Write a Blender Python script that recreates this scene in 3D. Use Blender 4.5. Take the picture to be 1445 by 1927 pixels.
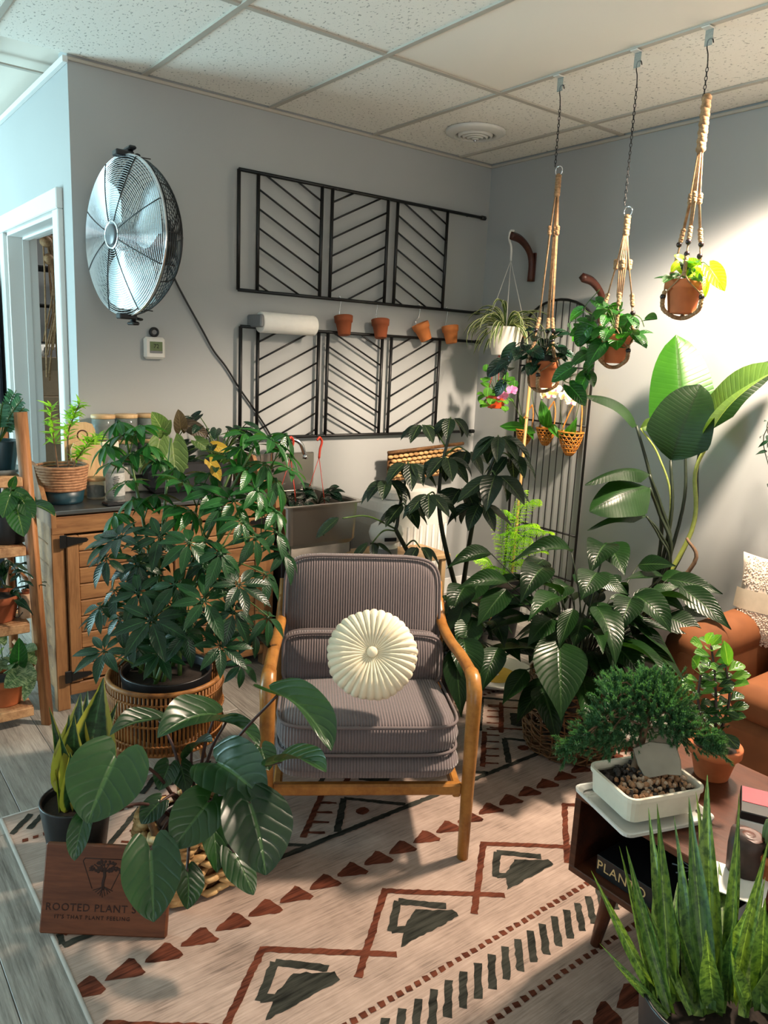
import bpy, math, random
import numpy as np
from mathutils import Vector, Matrix

for o in list(bpy.data.objects):
    bpy.data.objects.remove(o, do_unlink=True)
scene = bpy.context.scene
COL = scene.collection
R = math.radians
PI = math.pi

# ------------------------------------------------------------------ camera
CAM = Vector((-3.392, -3.501, 1.470))
YAW, PITCH, ROLL, FPX = R(37.726), R(-11.427), R(2.616), 1447.0
FW = Vector((math.sin(YAW)*math.cos(PITCH), math.cos(YAW)*math.cos(PITCH), math.sin(PITCH)))
_rt = Vector((math.cos(YAW), -math.sin(YAW), 0)); _up = _rt.cross(FW)
RT = math.cos(ROLL)*_rt + math.sin(ROLL)*_up
UP = -math.sin(ROLL)*_rt + math.cos(ROLL)*_up
cam_data = bpy.data.cameras.new('camera')
cam_data.sensor_fit = 'HORIZONTAL'; cam_data.sensor_width = 36.0
cam_data.lens = 36.0*FPX/1445.0; cam_data.clip_start = 0.05
cam = bpy.data.objects.new('camera', cam_data); COL.objects.link(cam)
cam.matrix_world = Matrix(((RT.x, UP.x, -FW.x, CAM.x), (RT.y, UP.y, -FW.y, CAM.y), (RT.z, UP.z, -FW.z, CAM.z), (0, 0, 0, 1)))
scene.camera = cam

def ray(u, v): return FW + RT*((u-722.5)/FPX) - UP*((v-963.5)/FPX)
def at(u, v, d): return CAM + ray(u, v)*d                    # measured photo point at distance d
def onp(u, v, ax, c):                                        # measured photo point on an axis plane
    r = ray(u, v); return CAM + r*((c-CAM[ax])/r[ax])
def floor_at(u, v, z=0.0): return onp(u, v, 2, z)
def wall1(u, v, y=0.0): return onp(u, v, 1, y)
def wall2(u, v, x=0.0): return onp(u, v, 0, x)

# ------------------------------------------------------------------ world, lights, exposure
world = bpy.data.worlds.new('world'); scene.world = world; world.use_nodes = True
bg = world.node_tree.nodes['Background']
bg.inputs[0].default_value = (0.62, 0.80, 1.0, 1); bg.inputs[1].default_value = 0.25

def area_light(name, loc, size, rot, power, col):
    l = bpy.data.lights.new(name, 'AREA'); l.shape = 'RECTANGLE'; l.size, l.size_y = size
    l.energy = power; l.color = col
    o = bpy.data.objects.new(name, l); COL.objects.link(o); o.location = loc; o.rotation_euler = rot
    return o
# daylight in the side window openings, and an added front fill light
area_light('daylight_side_window', (-6.08, 2.2, 1.15), (3.2, 2.0), (0, R(-104), 0), 470, (0.55, 0.86, 0.95))
area_light('daylight_side_window_near', (-6.08, -2.2, 1.15), (2.6, 2.0), (0, R(-104), 0), 26, (0.66, 0.88, 1.0))
area_light('front_fill_light', (-3.6, -6.08, 1.5), (3.6, 2.0), (R(102), 0, 0), 60, (1.0, 0.94, 0.87))  # added general fill from behind the camera, set in a window opening

vs = scene.view_settings
vs.view_transform = 'Standard'; vs.look = 'None'; vs.exposure = 0.15; vs.gamma = 1.0; vs.use_curve_mapping = False

# ------------------------------------------------------------------ helpers
def link(name, me, mat=None, parent=None):
    o = bpy.data.objects.new(name, me); COL.objects.link(o)
    if mat is not None and me is not None and len(me.materials) == 0: me.materials.append(mat)
    if parent is not None: o.parent = parent
    return o
def tag(o, label=None, cat=None, group=None, kind=None):
    if label: o['label'] = label
    if cat: o['category'] = cat
    if group: o['group'] = group
    if kind: o['kind'] = kind
    return o
def thing(name, label, cat, loc=(0, 0, 0), rz=0.0, group=None):
    o = bpy.data.objects.new(name, None); COL.objects.link(o)
    o.empty_display_size = 0.1; o.location = loc; o.rotation_euler = (0, 0, rz)
    return tag(o, label, cat, group)
def inst(name, me, parent=None, loc=(0, 0, 0), rot=(0, 0, 0), sc=(1, 1, 1), mw=None):
    o = bpy.data.objects.new(name, me); COL.objects.link(o)
    if parent is not None: o.parent = parent
    if mw is not None: o.matrix_local = mw
    else:
        o.location = loc; o.rotation_euler = rot; o.scale = sc
    return o

class MB:
    def __init__(s): s.v = []; s.f = []; s.uv = []; s.sm = []
    def add(s, vs, fs, uvs=None, smooth=False):
        n = len(s.v); s.v += [tuple(p) for p in vs]
        s.uv += list(uvs) if uvs else [(0.5, 0.5)]*len(vs)
        for f in fs: s.f.append(tuple(i+n for i in f)); s.sm.append(smooth)
        return s
    def mesh(s, name, mat=None):
        me = bpy.data.meshes.new(name); me.from_pydata(s.v, [], s.f)
        me.polygons.foreach_set('use_smooth', s.sm)
        ul = me.uv_layers.new(name='UVMap')
        li = np.empty(len(me.loops), dtype=np.int32); me.loops.foreach_get('vertex_index', li)
        ul.data.foreach_set('uv', np.array(s.uv, dtype=np.float32)[li].ravel())
        if mat: me.materials.append(mat)
        me.update(); return me
    def build(s, name, mat, parent=None, loc=None):
        o = link(name, s.mesh(name, mat), None, parent)
        if loc is not None: o.location = loc
        return o
    def box(s, c, sz, bev=0.0, rot=None):
        x, y, z = sz[0]/2, sz[1]/2, sz[2]/2; b = min(bev, x*.98, y*.98, z*.98)
        if b <= 0:
            vs = [(i*x, j*y, k*z) for i in (-1, 1) for j in (-1, 1) for k in (-1, 1)]
            fs = [(0, 1, 3, 2), (4, 6, 7, 5), (0, 4, 5, 1), (2, 3, 7, 6), (0, 2, 6, 4), (1, 5, 7, 3)]
        else:
            idx = {}; vs = []
            for i in (-1, 1):
                for j in (-1, 1):
                    for k in (-1, 1):
                        for a, p in (('x', (i*x, j*(y-b), k*(z-b))), ('y', (i*(x-b), j*y, k*(z-b))), ('z', (i*(x-b), j*(y-b), k*z))):
                            idx[(i, j, k, a)] = len(vs); vs.append(p)
            g = lambda i, j, k, a: idx[(i, j, k, a)]
            fs = []
            for i in (-1, 1):
                fs.append([g(i, -1, -1, 'x'), g(i, 1, -1, 'x'), g(i, 1, 1, 'x'), g(i, -1, 1, 'x')])
                fs.append([g(-1, i, -1, 'y'), g(1, i, -1, 'y'), g(1, i, 1, 'y'), g(-1, i, 1, 'y')])
                fs.append([g(-1, -1, i, 'z'), g(1, -1, i, 'z'), g(1, 1, i, 'z'), g(-1, 1, i, 'z')])
                for j in (-1, 1):
                    fs.append([g(i, j, -1, 'x'), g(i, j, 1, 'x'), g(i, j, 1, 'y'), g(i, j, -1, 'y')])
                    fs.append([g(i, -1, j, 'x'), g(i, 1, j, 'x'), g(i, 1, j, 'z'), g(i, -1, j, 'z')])
                    fs.append([g(-1, i, j, 'y'), g(1, i, j, 'y'), g(1, i, j, 'z'), g(-1, i, j, 'z')])
                    for k in (-1, 1): fs.append([g(i, j, k, 'x'), g(i, j, k, 'y'), g(i, j, k, 'z')])
            V = [Vector(p) for p in vs]; out = []
            for f in fs:
                cc = sum((V[q] for q in f), Vector())/len(f); nn = (V[f[1]]-V[f[0]]).cross(V[f[2]]-V[f[0]])
                out.append(tuple(f) if nn.dot(cc) > 0 else tuple(reversed(f)))
            fs = out
        c = Vector(c)
        if rot is not None: vs = [rot @ Vector(p) + c for p in vs]
        else: vs = [Vector(p) + c for p in vs]
        return s.add(vs, fs)
    def tube(s, pts, r, seg=8, closed=False, cap=True, flat=1.0):
        pts = [Vector(p) for p in pts]; n = len(pts)
        rs = r if isinstance(r, (list, tuple)) else [r]*n
        tang = []
        for i in range(n):
            a = pts[(i-1) % n] if (closed or i > 0) else pts[i]
            b = pts[(i+1) % n] if (closed or i < n-1) else pts[i]
            t = (b-a); tang.append(t.normalized() if t.length > 1e-9 else Vector((0, 0, 1)))
        ref = Vector((0, 0, 1)) if abs(tang[0].z) < .9 else Vector((1, 0, 0))
        u = tang[0].cross(ref).normalized(); vs = []; uvs = []; fs = []
        for i in range(n):
            t = tang[i]; u = (u - t*u.dot(t))
            u = u.normalized() if u.length > 1e-6 else t.orthogonal().normalized()
            w = t.cross(u)
            for k in range(seg):
                a = 2*PI*k/seg
                vs.append(pts[i] + (u*math.cos(a) + w*(math.sin(a)*flat))*rs[i]); uvs.append((k/seg, i/max(1, n-1)))
        m = n if closed else n-1
        for i in range(m):
            for k in range(seg):
                a = i*seg+k; b = i*seg+(k+1) % seg; c = ((i+1) % n)*seg+(k+1) % seg; d = ((i+1) % n)*seg+k
                fs.append((a, d, c, b)[::-1])
        if cap and not closed:
            fs.append(tuple(range(seg))[::-1]); fs.append(tuple((n-1)*seg+k for k in range(seg)))
        return s.add(vs, fs, uvs, True)
    def lathe(s, prof, seg=32, c=(0, 0, 0), sx=1.0, sy=1.0, M=None, smooth=True):
        c = Vector(c); vs = []; fs = []; uvs = []; n = len(prof)
        for i, (r, z) in enumerate(prof):
            for k in range(seg):
                a = 2*PI*k/seg; p = Vector((r*math.cos(a)*sx, r*math.sin(a)*sy, z))
                vs.append((M @ p if M else p)+c); uvs.append((k/seg, i/(n-1)))
        for i in range(n-1):
            for k in range(seg):
                fs.append((i*seg+k, i*seg+(k+1) % seg, (i+1)*seg+(k+1) % seg, (i+1)*seg+k))
        return s.add(vs, fs, uvs, smooth)
    def prism(s, poly, h, M=None):                        # polygon in XY extruded along +Z by h
        n = len(poly); vs = [Vector((x, y, 0)) for x, y in poly] + [Vector((x, y, h)) for x, y in poly]
        if M is not None: vs = [M @ p for p in vs]
        fs = [tuple(range(n))[::-1], tuple(range(n, 2*n))]
        for i in range(n): j = (i+1) % n; fs.append((i, j, n+j, n+i))
        return s.add(vs, fs)
    def sphere(s, c, r, seg=12, rings=8):
        rr = r if isinstance(r, (tuple, list)) else (r, r, r); vs = []; fs = []; c = Vector(c)
        for i in range(rings+1):
            t = PI*i/rings
            for k in range(seg):
                a = 2*PI*k/seg
                vs.append(c+Vector((rr[0]*math.sin(t)*math.cos(a), rr[1]*math.sin(t)*math.sin(a), -rr[2]*math.cos(t))))
        for i in range(rings):
            for k in range(seg): fs.append((i*seg+k, i*seg+(k+1) % seg, (i+1)*seg+(k+1) % seg, (i+1)*seg+k))
        return s.add(vs, fs, None, True)

def part_box(name, parent, c, sz, mat, bev=0.003, rot=None):
    return MB().box(c, sz, bev, rot).build(name, mat, parent)
def part_tube(name, parent, pts, r, mat, seg=8, **k):
    return MB().tube(pts, r, seg, **k).build(name, mat, parent)
def spline(pts, n=12):
    P = [Vector(p) for p in pts]; out = []
    Q = [P[0]*2-P[1]] + P + [P[-1]*2-P[-2]]
    for i in range(1, len(Q)-2):
        for k in range(n):
            t = k/n; a, b, c, d = Q[i-1], Q[i], Q[i+1], Q[i+2]
            out.append(0.5*((2*b)+(c-a)*t+(2*a-5*b+4*c-d)*t*t+(3*b-3*c+d-a)*t**3))
    out.append(P[-1]); return out
def text_mesh(name, body, size, mat, depth=0.0004, align='CENTER', spacing=1.0):
    cu = bpy.data.curves.new(name, 'FONT'); cu.body = body; cu.size = size; cu.align_x = align; cu.align_y = 'CENTER'
    cu.extrude = depth; cu.space_character = spacing; cu.resolution_u = 3
    t = bpy.data.objects.new(name, cu); COL.objects.link(t); bpy.context.view_layer.update()
    me = bpy.data.meshes.new_from_object(t.evaluated_get(bpy.context.evaluated_depsgraph_get()))
    bpy.data.objects.remove(t, do_unlink=True); me.materials.clear(); me.materials.append(mat); return me

# ------------------------------------------------------------------ materials
def hexc(h):
    h = h.lstrip('#'); c = [int(h[i:i+2], 16)/255 for i in (0, 2, 4)]
    return tuple((x/12.92 if x <= .04045 else ((x+.055)/1.055)**2.4) for x in c) + (1,)
class NT:
    def __init__(s, name):
        s.m = bpy.data.materials.new(name); s.m.use_nodes = True; s.t = s.m.node_tree
        s.b = s.t.nodes['Principled BSDF']; s.out = s.t.nodes['Material Output']
    def n(s, typ, **kw):
        nd = s.t.nodes.new(typ)
        for k, v in kw.items():
            if hasattr(nd, k): setattr(nd, k, v)
        return nd
    def l(s, a, b): s.t.links.new(a, b)
    def val(s, nd, i, v):
        if hasattr(v, 'is_linked') or isinstance(v, bpy.types.NodeSocket): s.l(v, nd.inputs[i])
        else: nd.inputs[i].default_value = v
    def math(s, op, a, b=0.0, c=None):
        nd = s.n('ShaderNodeMath', operation=op); s.val(nd, 0, a); s.val(nd, 1, b)
        if c is not None: s.val(nd, 2, c)
        return nd.outputs[0]
    def mix(s, f, a, b):
        nd = s.n('ShaderNodeMix', data_type='RGBA'); s.val(nd, 0, f); s.val(nd, 6, a); s.val(nd, 7, b); return nd.outputs[2]
    def coord(s, which='Object', scale=(1, 1, 1)):
        tc = s.n('ShaderNodeTexCoord'); mp = s.n('ShaderNodeMapping'); mp.inputs['Scale'].default_value = scale
        s.l(tc.outputs[which], mp.inputs[0]); return mp.outputs[0]
    def noise(s, vec, sc, det=3.0, rough=.55):
        nd = s.n('ShaderNodeTexNoise'); s.l(vec, nd.inputs['Vector']); nd.inputs['Scale'].default_value = sc
        nd.inputs['Detail'].default_value = det; nd.inputs['Roughness'].default_value = rough; return nd.outputs[0]
    def ramp(s, f, stops):
        nd = s.n('ShaderNodeValToRGB'); s.l(f, nd.inputs[0]); e = nd.color_ramp.elements
        while len(e) < len(stops): e.new(.5)
        for q, (p, c) in zip(e, stops): q.position = p; q.color = c if len(c) == 4 else (*c, 1)
        return nd.outputs[0]
    def bump(s, h, st=.3, dist=.01):
        nd = s.n('ShaderNodeBump'); nd.inputs['Strength'].default_value = st; nd.inputs['Distance'].default_value = dist
        s.l(h, nd.inputs['Height']); s.l(nd.outputs[0], s.b.inputs['Normal']); return nd
    def set(s, **kw):
        for k, v in kw.items():
            s.val(s.b, {'color': 'Base Color', 'rough': 'Roughness', 'metal': 'Metallic', 'spec': 'Specular IOR Level', 'sheen': 'Sheen Weight', 'trans': 'Transmission Weight', 'alpha': 'Alpha', 'ior': 'IOR'}[k], v)
        return s

def plain(name, h, rough=.5, metal=0.0, spec=.5, var=.06, scale=40):
    t = NT(name); c = hexc(h)
    n = t.noise(t.coord(), scale, 2)
    col = t.ramp(n, [(.3, tuple(x*(1-var) for x in c[:3])), (.7, tuple(min(1, x*(1+var)) for x in c[:3]))])
    return t.set(color=col, rough=rough, metal=metal, spec=spec).m
def wood(name, dark, light, sc=(1, 1, 1), rough=.45, ring=14, knots=False, spec=.4):
    t = NT(name); info = t.n('ShaderNodeObjectInfo')
    tc = t.n('ShaderNodeTexCoord'); ad = t.n('ShaderNodeVectorMath', operation='ADD'); t.l(tc.outputs['Object'], ad.inputs[0])
    rv = t.math('MULTIPLY', info.outputs['Random'], 17.0); cb = t.n('ShaderNodeCombineXYZ'); t.l(rv, cb.inputs[0]); t.l(rv, cb.inputs[1]); t.l(cb.outputs[0], ad.inputs[1])
    mp = t.n('ShaderNodeMapping'); mp.inputs['Scale'].default_value = sc; t.l(ad.outputs[0], mp.inputs[0]); v = mp.outputs[0]
    n1 = t.noise(v, ring, 4, .6); n2 = t.noise(v, ring*6, 3, .6)
    f = t.math('ADD', t.math('MULTIPLY', n1, .75), t.math('MULTIPLY', n2, .3))
    f = t.math('ADD', f, t.math('MULTIPLY', t.math('SUBTRACT', info.outputs['Random'], .5), .18))
    col = t.ramp(f, [(.33, hexc(dark)), (.68, hexc(light))])
    if knots:
        vo = t.n('ShaderNodeTexVoronoi'); t.l(v, vo.inputs['Vector']); vo.inputs['Scale'].default_value = 1.7
        k = t.ramp(vo.outputs['Distance'], [(.05, (1, 1, 1)), (.11, (0, 0, 0))])
        col = t.mix(k, col, tuple(x*.35 for x in hexc(dark)[:3])+(1,))
    t.bump(n2, .12, .003)
    return t.set(color=col, rough=rough, spec=spec).m
def leafmat(name, base, light, rough=.34, veins=9, vein=.25, rib=None, trans=.22, edge=None, bands=None, stripe=None, slant=2.2, bumpst=.35, spec=.5):
    t = NT(name); tc = t.n('ShaderNodeTexCoord'); sp = t.n('ShaderNodeSeparateXYZ'); t.l(tc.outputs['UV'], sp.inputs[0])
    u, v = sp.outputs[0], sp.outputs[1]
    d = t.math('ABSOLUTE', t.math('MULTIPLY', t.math('SUBTRACT', u, .5), 2.0))
    info = t.n('ShaderNodeObjectInfo')
    nz = t.noise(t.coord('Object', (1, 1, 1)), 5, 3)
    f = t.math('ADD', t.math('MULTIPLY', nz, .6), t.math('MULTIPLY', info.outputs['Random'], .55))
    col = t.ramp(f, [(.25, hexc(base)), (.85, hexc(light))])
    w = t.math('FRACT', t.math('SUBTRACT', t.math('MULTIPLY', v, float(veins)), t.math('MULTIPLY', d, slant)))
    tri = t.math('ABSOLUTE', t.math('SUBTRACT', t.math('MULTIPLY', w, 2.0), 1.0))       # 0 mid, 1 at vein
    vm = t.ramp(tri, [(.80, (0, 0, 0)), (1.0, (1, 1, 1))])
    col = t.mix(t.math('MULTIPLY', vm, vein), col, tuple(min(1, x*1.9+.01) for x in hexc(light)[:3])+(1,))
    rm = t.ramp(d, [(.03, (1, 1, 1)), (.075, (0, 0, 0))])
    col = t.mix(t.math('MULTIPLY', rm, .65), col, hexc(rib) if rib else tuple(min(1, x*2.2+.015) for x in hexc(light)[:3])+(1,))
    if bands:
        nb = t.noise(t.coord('UV', (1.3, 9, 1)), 2.0, 3, .6)
        col = t.mix(t.math('MULTIPLY', t.ramp(nb, [(.44, (0, 0, 0)), (.60, (1, 1, 1))]), .85), col, hexc(bands))
    if stripe:
        sm = t.ramp(d, [(.30, (0, 0, 0)), (.45, (1, 1, 1))]); col = t.mix(sm, hexc(stripe), col) if False else t.mix(sm, col, hexc(stripe))
    if edge:
        em = t.ramp(d, [(.60, (0, 0, 0)), (.74, (1, 1, 1))]); col = t.mix(em, col, hexc(edge))
    t.set(color=col, rough=rough, spec=spec)
    h = t.math('SUBTRACT', t.math('MULTIPLY', t.math('POWER', tri, 5.0), -.6), t.math('MULTIPLY', rm, .6))
    t.bump(h, bumpst, .012)
    tr = t.n('ShaderNodeBsdfTranslucent'); mulc = t.n('ShaderNodeMix', data_type='RGBA', blend_type='MULTIPLY'); mulc.inputs[0].default_value = 1.0
    t.l(col, mulc.inputs[6]); mulc.inputs[7].default_value = (3.2, 3.2, 1.2, 1); t.l(mulc.outputs[2], tr.inputs[0])
    ms = t.n('ShaderNodeMixShader'); ms.inputs[0].default_value = trans
    t.l(t.b.outputs[0], ms.inputs[1]); t.l(tr.outputs[0], ms.inputs[2]); t.l(ms.outputs[0], t.out.inputs[0])
    return t.m
def glassy(name, h, rough=.05, alpha=.25):
    t = NT(name); t.set(color=hexc(h), rough=rough, spec=.6)
    tr = t.n('ShaderNodeBsdfTransparent'); tr.inputs[0].default_value = hexc(h); ms = t.n('ShaderNodeMixShader'); ms.inputs[0].default_value = alpha
    t.l(tr.outputs[0], ms.inputs[1]); t.l(t.b.outputs[0], ms.inputs[2]); t.l(ms.outputs[0], t.out.inputs[0]); return t.m

def paint(name, h, rough=.55):
    t = NT(name); n = t.noise(t.coord(), 180, 2); n2 = t.noise(t.coord(), 1.2, 2)
    c = hexc(h); col = t.ramp(n2, [(.3, tuple(x*.96 for x in c[:3])), (.7, tuple(x*1.03 for x in c[:3]))])
    t.bump(n, .08, .002); return t.set(color=col, rough=rough, spec=.3).m
def ceiling_tile_mat(name, h, pits=True):
    t = NT(name); c = hexc(h); v = t.coord('Object', (1, 1, 1))
    if pits:
        n = t.noise(t.coord('Object', (1.0, .55, 1)), 105, 2, .5)
        k = t.ramp(n, [(.335, (0, 0, 0)), (.375, (1, 1, 1))])
        n2 = t.noise(v, 420, 2)
        col = t.mix(k, tuple(x*.52 for x in c[:3])+(1,), c)
        col = t.mix(t.math('MULTIPLY', t.ramp(n2, [(.30, (1, 1, 1)), (.42, (0, 0, 0))]), .25), col, tuple(x*.6 for x in c[:3])+(1,))
        t.bump(k, .4, .004)
        t.set(color=col)
    else: t.set(color=c)
    return t.set(rough=.9, spec=.15).m
def plank_mat():
    t = NT('vinyl_plank_grey'); info = t.n('ShaderNodeObjectInfo')
    tc = t.n('ShaderNodeTexCoord'); ad = t.n('ShaderNodeVectorMath', operation='ADD'); t.l(tc.outputs['Object'], ad.inputs[0])
    rv = t.math('MULTIPLY', info.outputs['Random'], 31.0); cb = t.n('ShaderNodeCombineXYZ'); t.l(rv, cb.inputs[0]); t.l(rv, cb.inputs[1]); t.l(cb.outputs[0], ad.inputs[1])
    mp = t.n('ShaderNodeMapping'); mp.inputs['Scale'].default_value = (14, 1.1, 1); t.l(ad.outputs[0], mp.inputs[0])
    n1 = t.noise(mp.outputs[0], 3.2, 6, .68)
    mp2 = t.n('ShaderNodeMapping'); mp2.inputs['Scale'].default_value = (60, 2.2, 1); t.l(ad.outputs[0], mp2.inputs[0])
    n2 = t.noise(mp2.outputs[0], 3.0, 4, .7)
    f = t.math('ADD', t.math('MULTIPLY', n1, .6), t.math('MULTIPLY', n2, .45))
    f = t.math('ADD', f, t.math('MULTIPLY', t.math('SUBTRACT', info.outputs['Random'], .5), .10))
    col = t.ramp(f, [(.34, hexc('#5f5a54')), (.50, hexc('#8f8a83')), (.68, hexc('#b3aea6'))])
    t.bump(n2, .15, .002); return t.set(color=col, rough=.42, spec=.4).m
def cord_mat(name, h, period, axis=0, dark=.55, rough=.85):
    t = NT(name); sp = t.n('ShaderNodeSeparateXYZ'); tc = t.n('ShaderNodeTexCoord'); t.l(tc.outputs['Object'], sp.inputs[0])
    w = t.math('SINE', t.math('MULTIPLY', sp.outputs[axis], 2*PI/period)); w = t.math('ADD', t.math('MULTIPLY', w, .5), .5)
    c = hexc(h); n = t.noise(t.coord(), 60, 3); n2 = t.noise(t.coord(), 6, 2)
    col = t.mix(t.math('POWER', w, .7), tuple(x*dark for x in c[:3])+(1,), c)
    col = t.mix(t.math('MULTIPLY', n2, .25), col, tuple(min(1, x*1.35) for x in c[:3])+(1,))
    h2 = t.math('ADD', w, t.math('MULTIPLY', n, .25)); t.bump(h2, .9, period*.35)
    return t.set(color=col, rough=rough, spec=.15, sheen=.35).m
def woven_mat(name, a, b, sc=60, rough=.7):
    t = NT(name); info = t.n('ShaderNodeObjectInfo'); n = t.noise(t.coord(), sc, 4, .6); n2 = t.noise(t.coord('Object', (1, 1, 3)), sc*.3, 2)
    f = t.math('ADD', t.math('MULTIPLY', n, .6), t.math('MULTIPLY', n2, .45))
    return t.set(color=t.ramp(f, [(.35, hexc(a)), (.7, hexc(b))]), rough=rough, spec=.3).m
def metal_mat(name, h, rough=.25):
    t = NT(name); n = t.noise(t.coord('Object', (1, 1, 30)), 12, 2); t.set(color=hexc(h), metal=1.0)
    t.set(rough=t.math('ADD', t.math('MULTIPLY', n, .12), rough-.05)); return t.m

M = {}
M['wall'] = paint('wall_paint_grey', '#a8abab'); M['white'] = paint('trim_white', '#dfe0de', .4)
M['tile'] = ceiling_tile_mat('ceiling_tile_fissured', '#efece4'); M['tile_plain'] = ceiling_tile_mat('ceiling_tile_smooth', '#ebe4d9', False)
M['tbar'] = plain('grid_metal', '#b3ada2', .5, var=.02); M['plank'] = plank_mat(); M['dark'] = plain('dark_underlay', '#1c1a18', .9)
M['black'] = plain('black_metal', '#0d0d0e', .42, var=.1); M['blackp'] = plain('black_plastic', '#141518', .38); M['teal'] = plain('teal_plastic', '#123540', .4)
M['terra'] = plain('terracotta', '#b4673f', .75, var=.16, scale=14, spec=.25); M['terra2'] = plain('terracotta_dark', '#8f4d30', .8, var=.2, scale=10, spec=.25); M['terra3'] = plain('terracotta_bright', '#c97a45', .75, var=.12, scale=12, spec=.25)
M['soil'] = plain('soil', '#231a13', .95, var=.5, scale=120); M['whitep'] = plain('white_plastic', '#d9d8d2', .4, var=.02)
M['cream'] = plain('cream_ceramic', '#dcd6c4', .3, var=.03); M['steel'] = metal_mat('stainless', '#b9b6b0', .3); M['chrome'] = metal_mat('chrome', '#d8dade', .12)
M['alu'] = metal_mat('aluminium_blade', '#c8d2d8', .28)
M['pine'] = wood('pine_cabinet', '#6a452a', '#a3784e', (.9, 9, 9), .5, 3.2, True); M['pine_v'] = wood('pine_upright', '#684429', '#9d734b', (9, 9, .9), .5, 3.2)
M['acacia'] = wood('shelf_wood', '#6e4227', '#bb8455', (9, 9, .8), .5, 3.0); M['acacia_h'] = wood('shelf_board', '#75492c', '#c39a70', (8, 1, 8), .5, 3.0)
M['oak'] = wood('chair_wood', '#804f20', '#ad783a', (6, 6, 6), .32, 2.2); M['walnut'] = wood('walnut', '#2d160d', '#5c3220', (8, 1.0, 8), .3, 3.0)
M['plaque'] = wood('plaque_wood', '#43210f', '#6f3f25', (1.0, 6, 8), .5, 3.0); M['birch'] = wood('light_wood', '#b48d62', '#d9b98d', (6, 6, 1), .5, 3.0)
M['bracket'] = wood('bracket_wood', '#3a1c14', '#5a2f22', (4, 4, 4), .4, 3.0); M['bamboo'] = wood('bamboo_cane', '#a8834d', '#cba76a', (10, 10, .6), .4, 3.0)
M['cordx'] = cord_mat('corduroy', '#706566', .0088, 0); M['piping'] = plain('piping', '#665c5c', .85); M['velvet'] = plain('cream_velvet', '#e9dfc4', .8, var=.03, spec=.15)
M['suede'] = plain('caramel_suede', '#74472a', .78, var=.16, scale=9, spec=.2); M['boucle'] = plain('boucle', '#cdbba9', .95, var=.12, scale=160); M['linen'] = plain('linen_band', '#b5a893', .9)
M['jute'] = woven_mat('jute', '#735538', '#a98763', 90); M['rattan'] = woven_mat('rattan', '#6a3f1f', '#b27a42', 40, .5); M['wicker'] = woven_mat('wicker', '#3f2614', '#85603c', 50, .55)
M['seagrass'] = woven_mat('seagrass', '#8e6236', '#e0bd85', 30, .6); M['rope'] = woven_mat('rope', '#7a5138', '#b98c68', 70); M['basketo'] = woven_mat('orchid_basket', '#a85f1d', '#e09a45', 60, .45)
M['bead'] = plain('dark_bead', '#1d1110', .3); M['redp'] = plain('red_plastic', '#b8351f', .4); M['orangep'] = plain('orange_pot', '#cf4a1d', .4); M['paper'] = plain('paper', '#eceae4', .9, var=.02)
M['gsteel'] = plain('grey_plastic', '#77797b', .5); M['glass'] = glassy('clear_glass', '#dfe6e4', .05, .16); M['clearp'] = glassy('clear_plastic', '#c9d2d2', .08, .22)
M['bark'] = plain('bark', '#6d5540', .9, var=.3, scale=40); M['stem_g'] = plain('green_stem', '#3f5c22', .5, var=.15); M['stem_d'] = plain('dark_stem', '#1f2a17', .5, var=.15); M['stem_p'] = plain('purple_stem', '#3c2420', .5, var=.2)
M['stem_y'] = plain('pale_stem', '#93a04c', .5, var=.15); M['stone'] = plain('grey_stone', '#8d8677', .8, var=.12, scale=18); M['gravel'] = plain('gravel', '#9a7353', .8, var=.35, scale=25); M['gravel2'] = plain('gravel_dark', '#3b3430', .85, var=.3, scale=30); M['gravel3'] = plain('gravel_pale', '#b59d86', .8, var=.2, scale=30)
M['card'] = plain('cardboard', '#a08a70', .9); M['screen'] = plain('lcd_green', '#5e7047', .4, var=.15, scale=60); M['yellow'] = plain('yellow_print', '#c9a83c', .7); M['gold'] = plain('foil_gold', '#d8b27a', .45)
M['engrave'] = plain('engraving', '#2c1710', .8)
# ------------------------------------------------------------------ the setting
CZ = 2.593; WX = -2.397
def struct(name, mb, mat, label=None, cat=None):
    o = mb.build(name, mat); o['kind'] = 'structure'
    if label: tag(o, label, cat)
    return o
fl = struct('floor', MB().box((-3.1, -.8, -.06), (6.4, 10.8, .10)), M['plank'], 'grey wood-look plank floor', 'floor')
W_, L_ = .182, 1.22
ci = 0
x = -4.2
while x < -.02:
    off = (.41*ci) % L_; y = -3.6-off; ci += 1
    while y < 1.25:
        b = MB().box((0, 0, 0), (min(W_, -.002-x)-.0016, L_-.0016, .010), .0012).build('floor_plank', M['plank'], fl)
        b.location = (x+min(W_, -.002-x)/2, y+L_/2, -.005); y += L_
    x += W_
ce = struct('ceiling', MB().box((-3.1, -.8, CZ+.09), (6.4, 10.8, .10)), M['tile_plain'], 'white suspended tile ceiling', 'ceiling')
gx = [-.255-.6096*k for k in range(7)]; gy = [1.5258, .3066, -.9126, -2.1318, -3.351]
for i, xr in enumerate([0.0]+gx[:-1]):
    xl = gx[i]
    for j in range(4):
        y1, y0 = gy[j], gy[j+1]
        if xr > WX+.1:
            y1 = min(y1, 0.0)
            if y1-y0 < .05: continue
        x0 = xl
        plainq = (i == 2 and j == 2)
        MB().box(((x0+xr)/2, (y0+y1)/2, CZ+.018), (xr-x0-.016, y1-y0-.016, .02), .003).build('ceiling_tile', M['tile_plain' if plainq else 'tile'], ce)
for k in range(7):
    yb = 0.0 if gx[k] > WX else 1.5
    MB().box((gx[k], (yb-3.4)/2, CZ+.004), (.024, yb+3.4, .008), .001).build('ceiling_bar', M['tbar'], ce)
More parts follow.
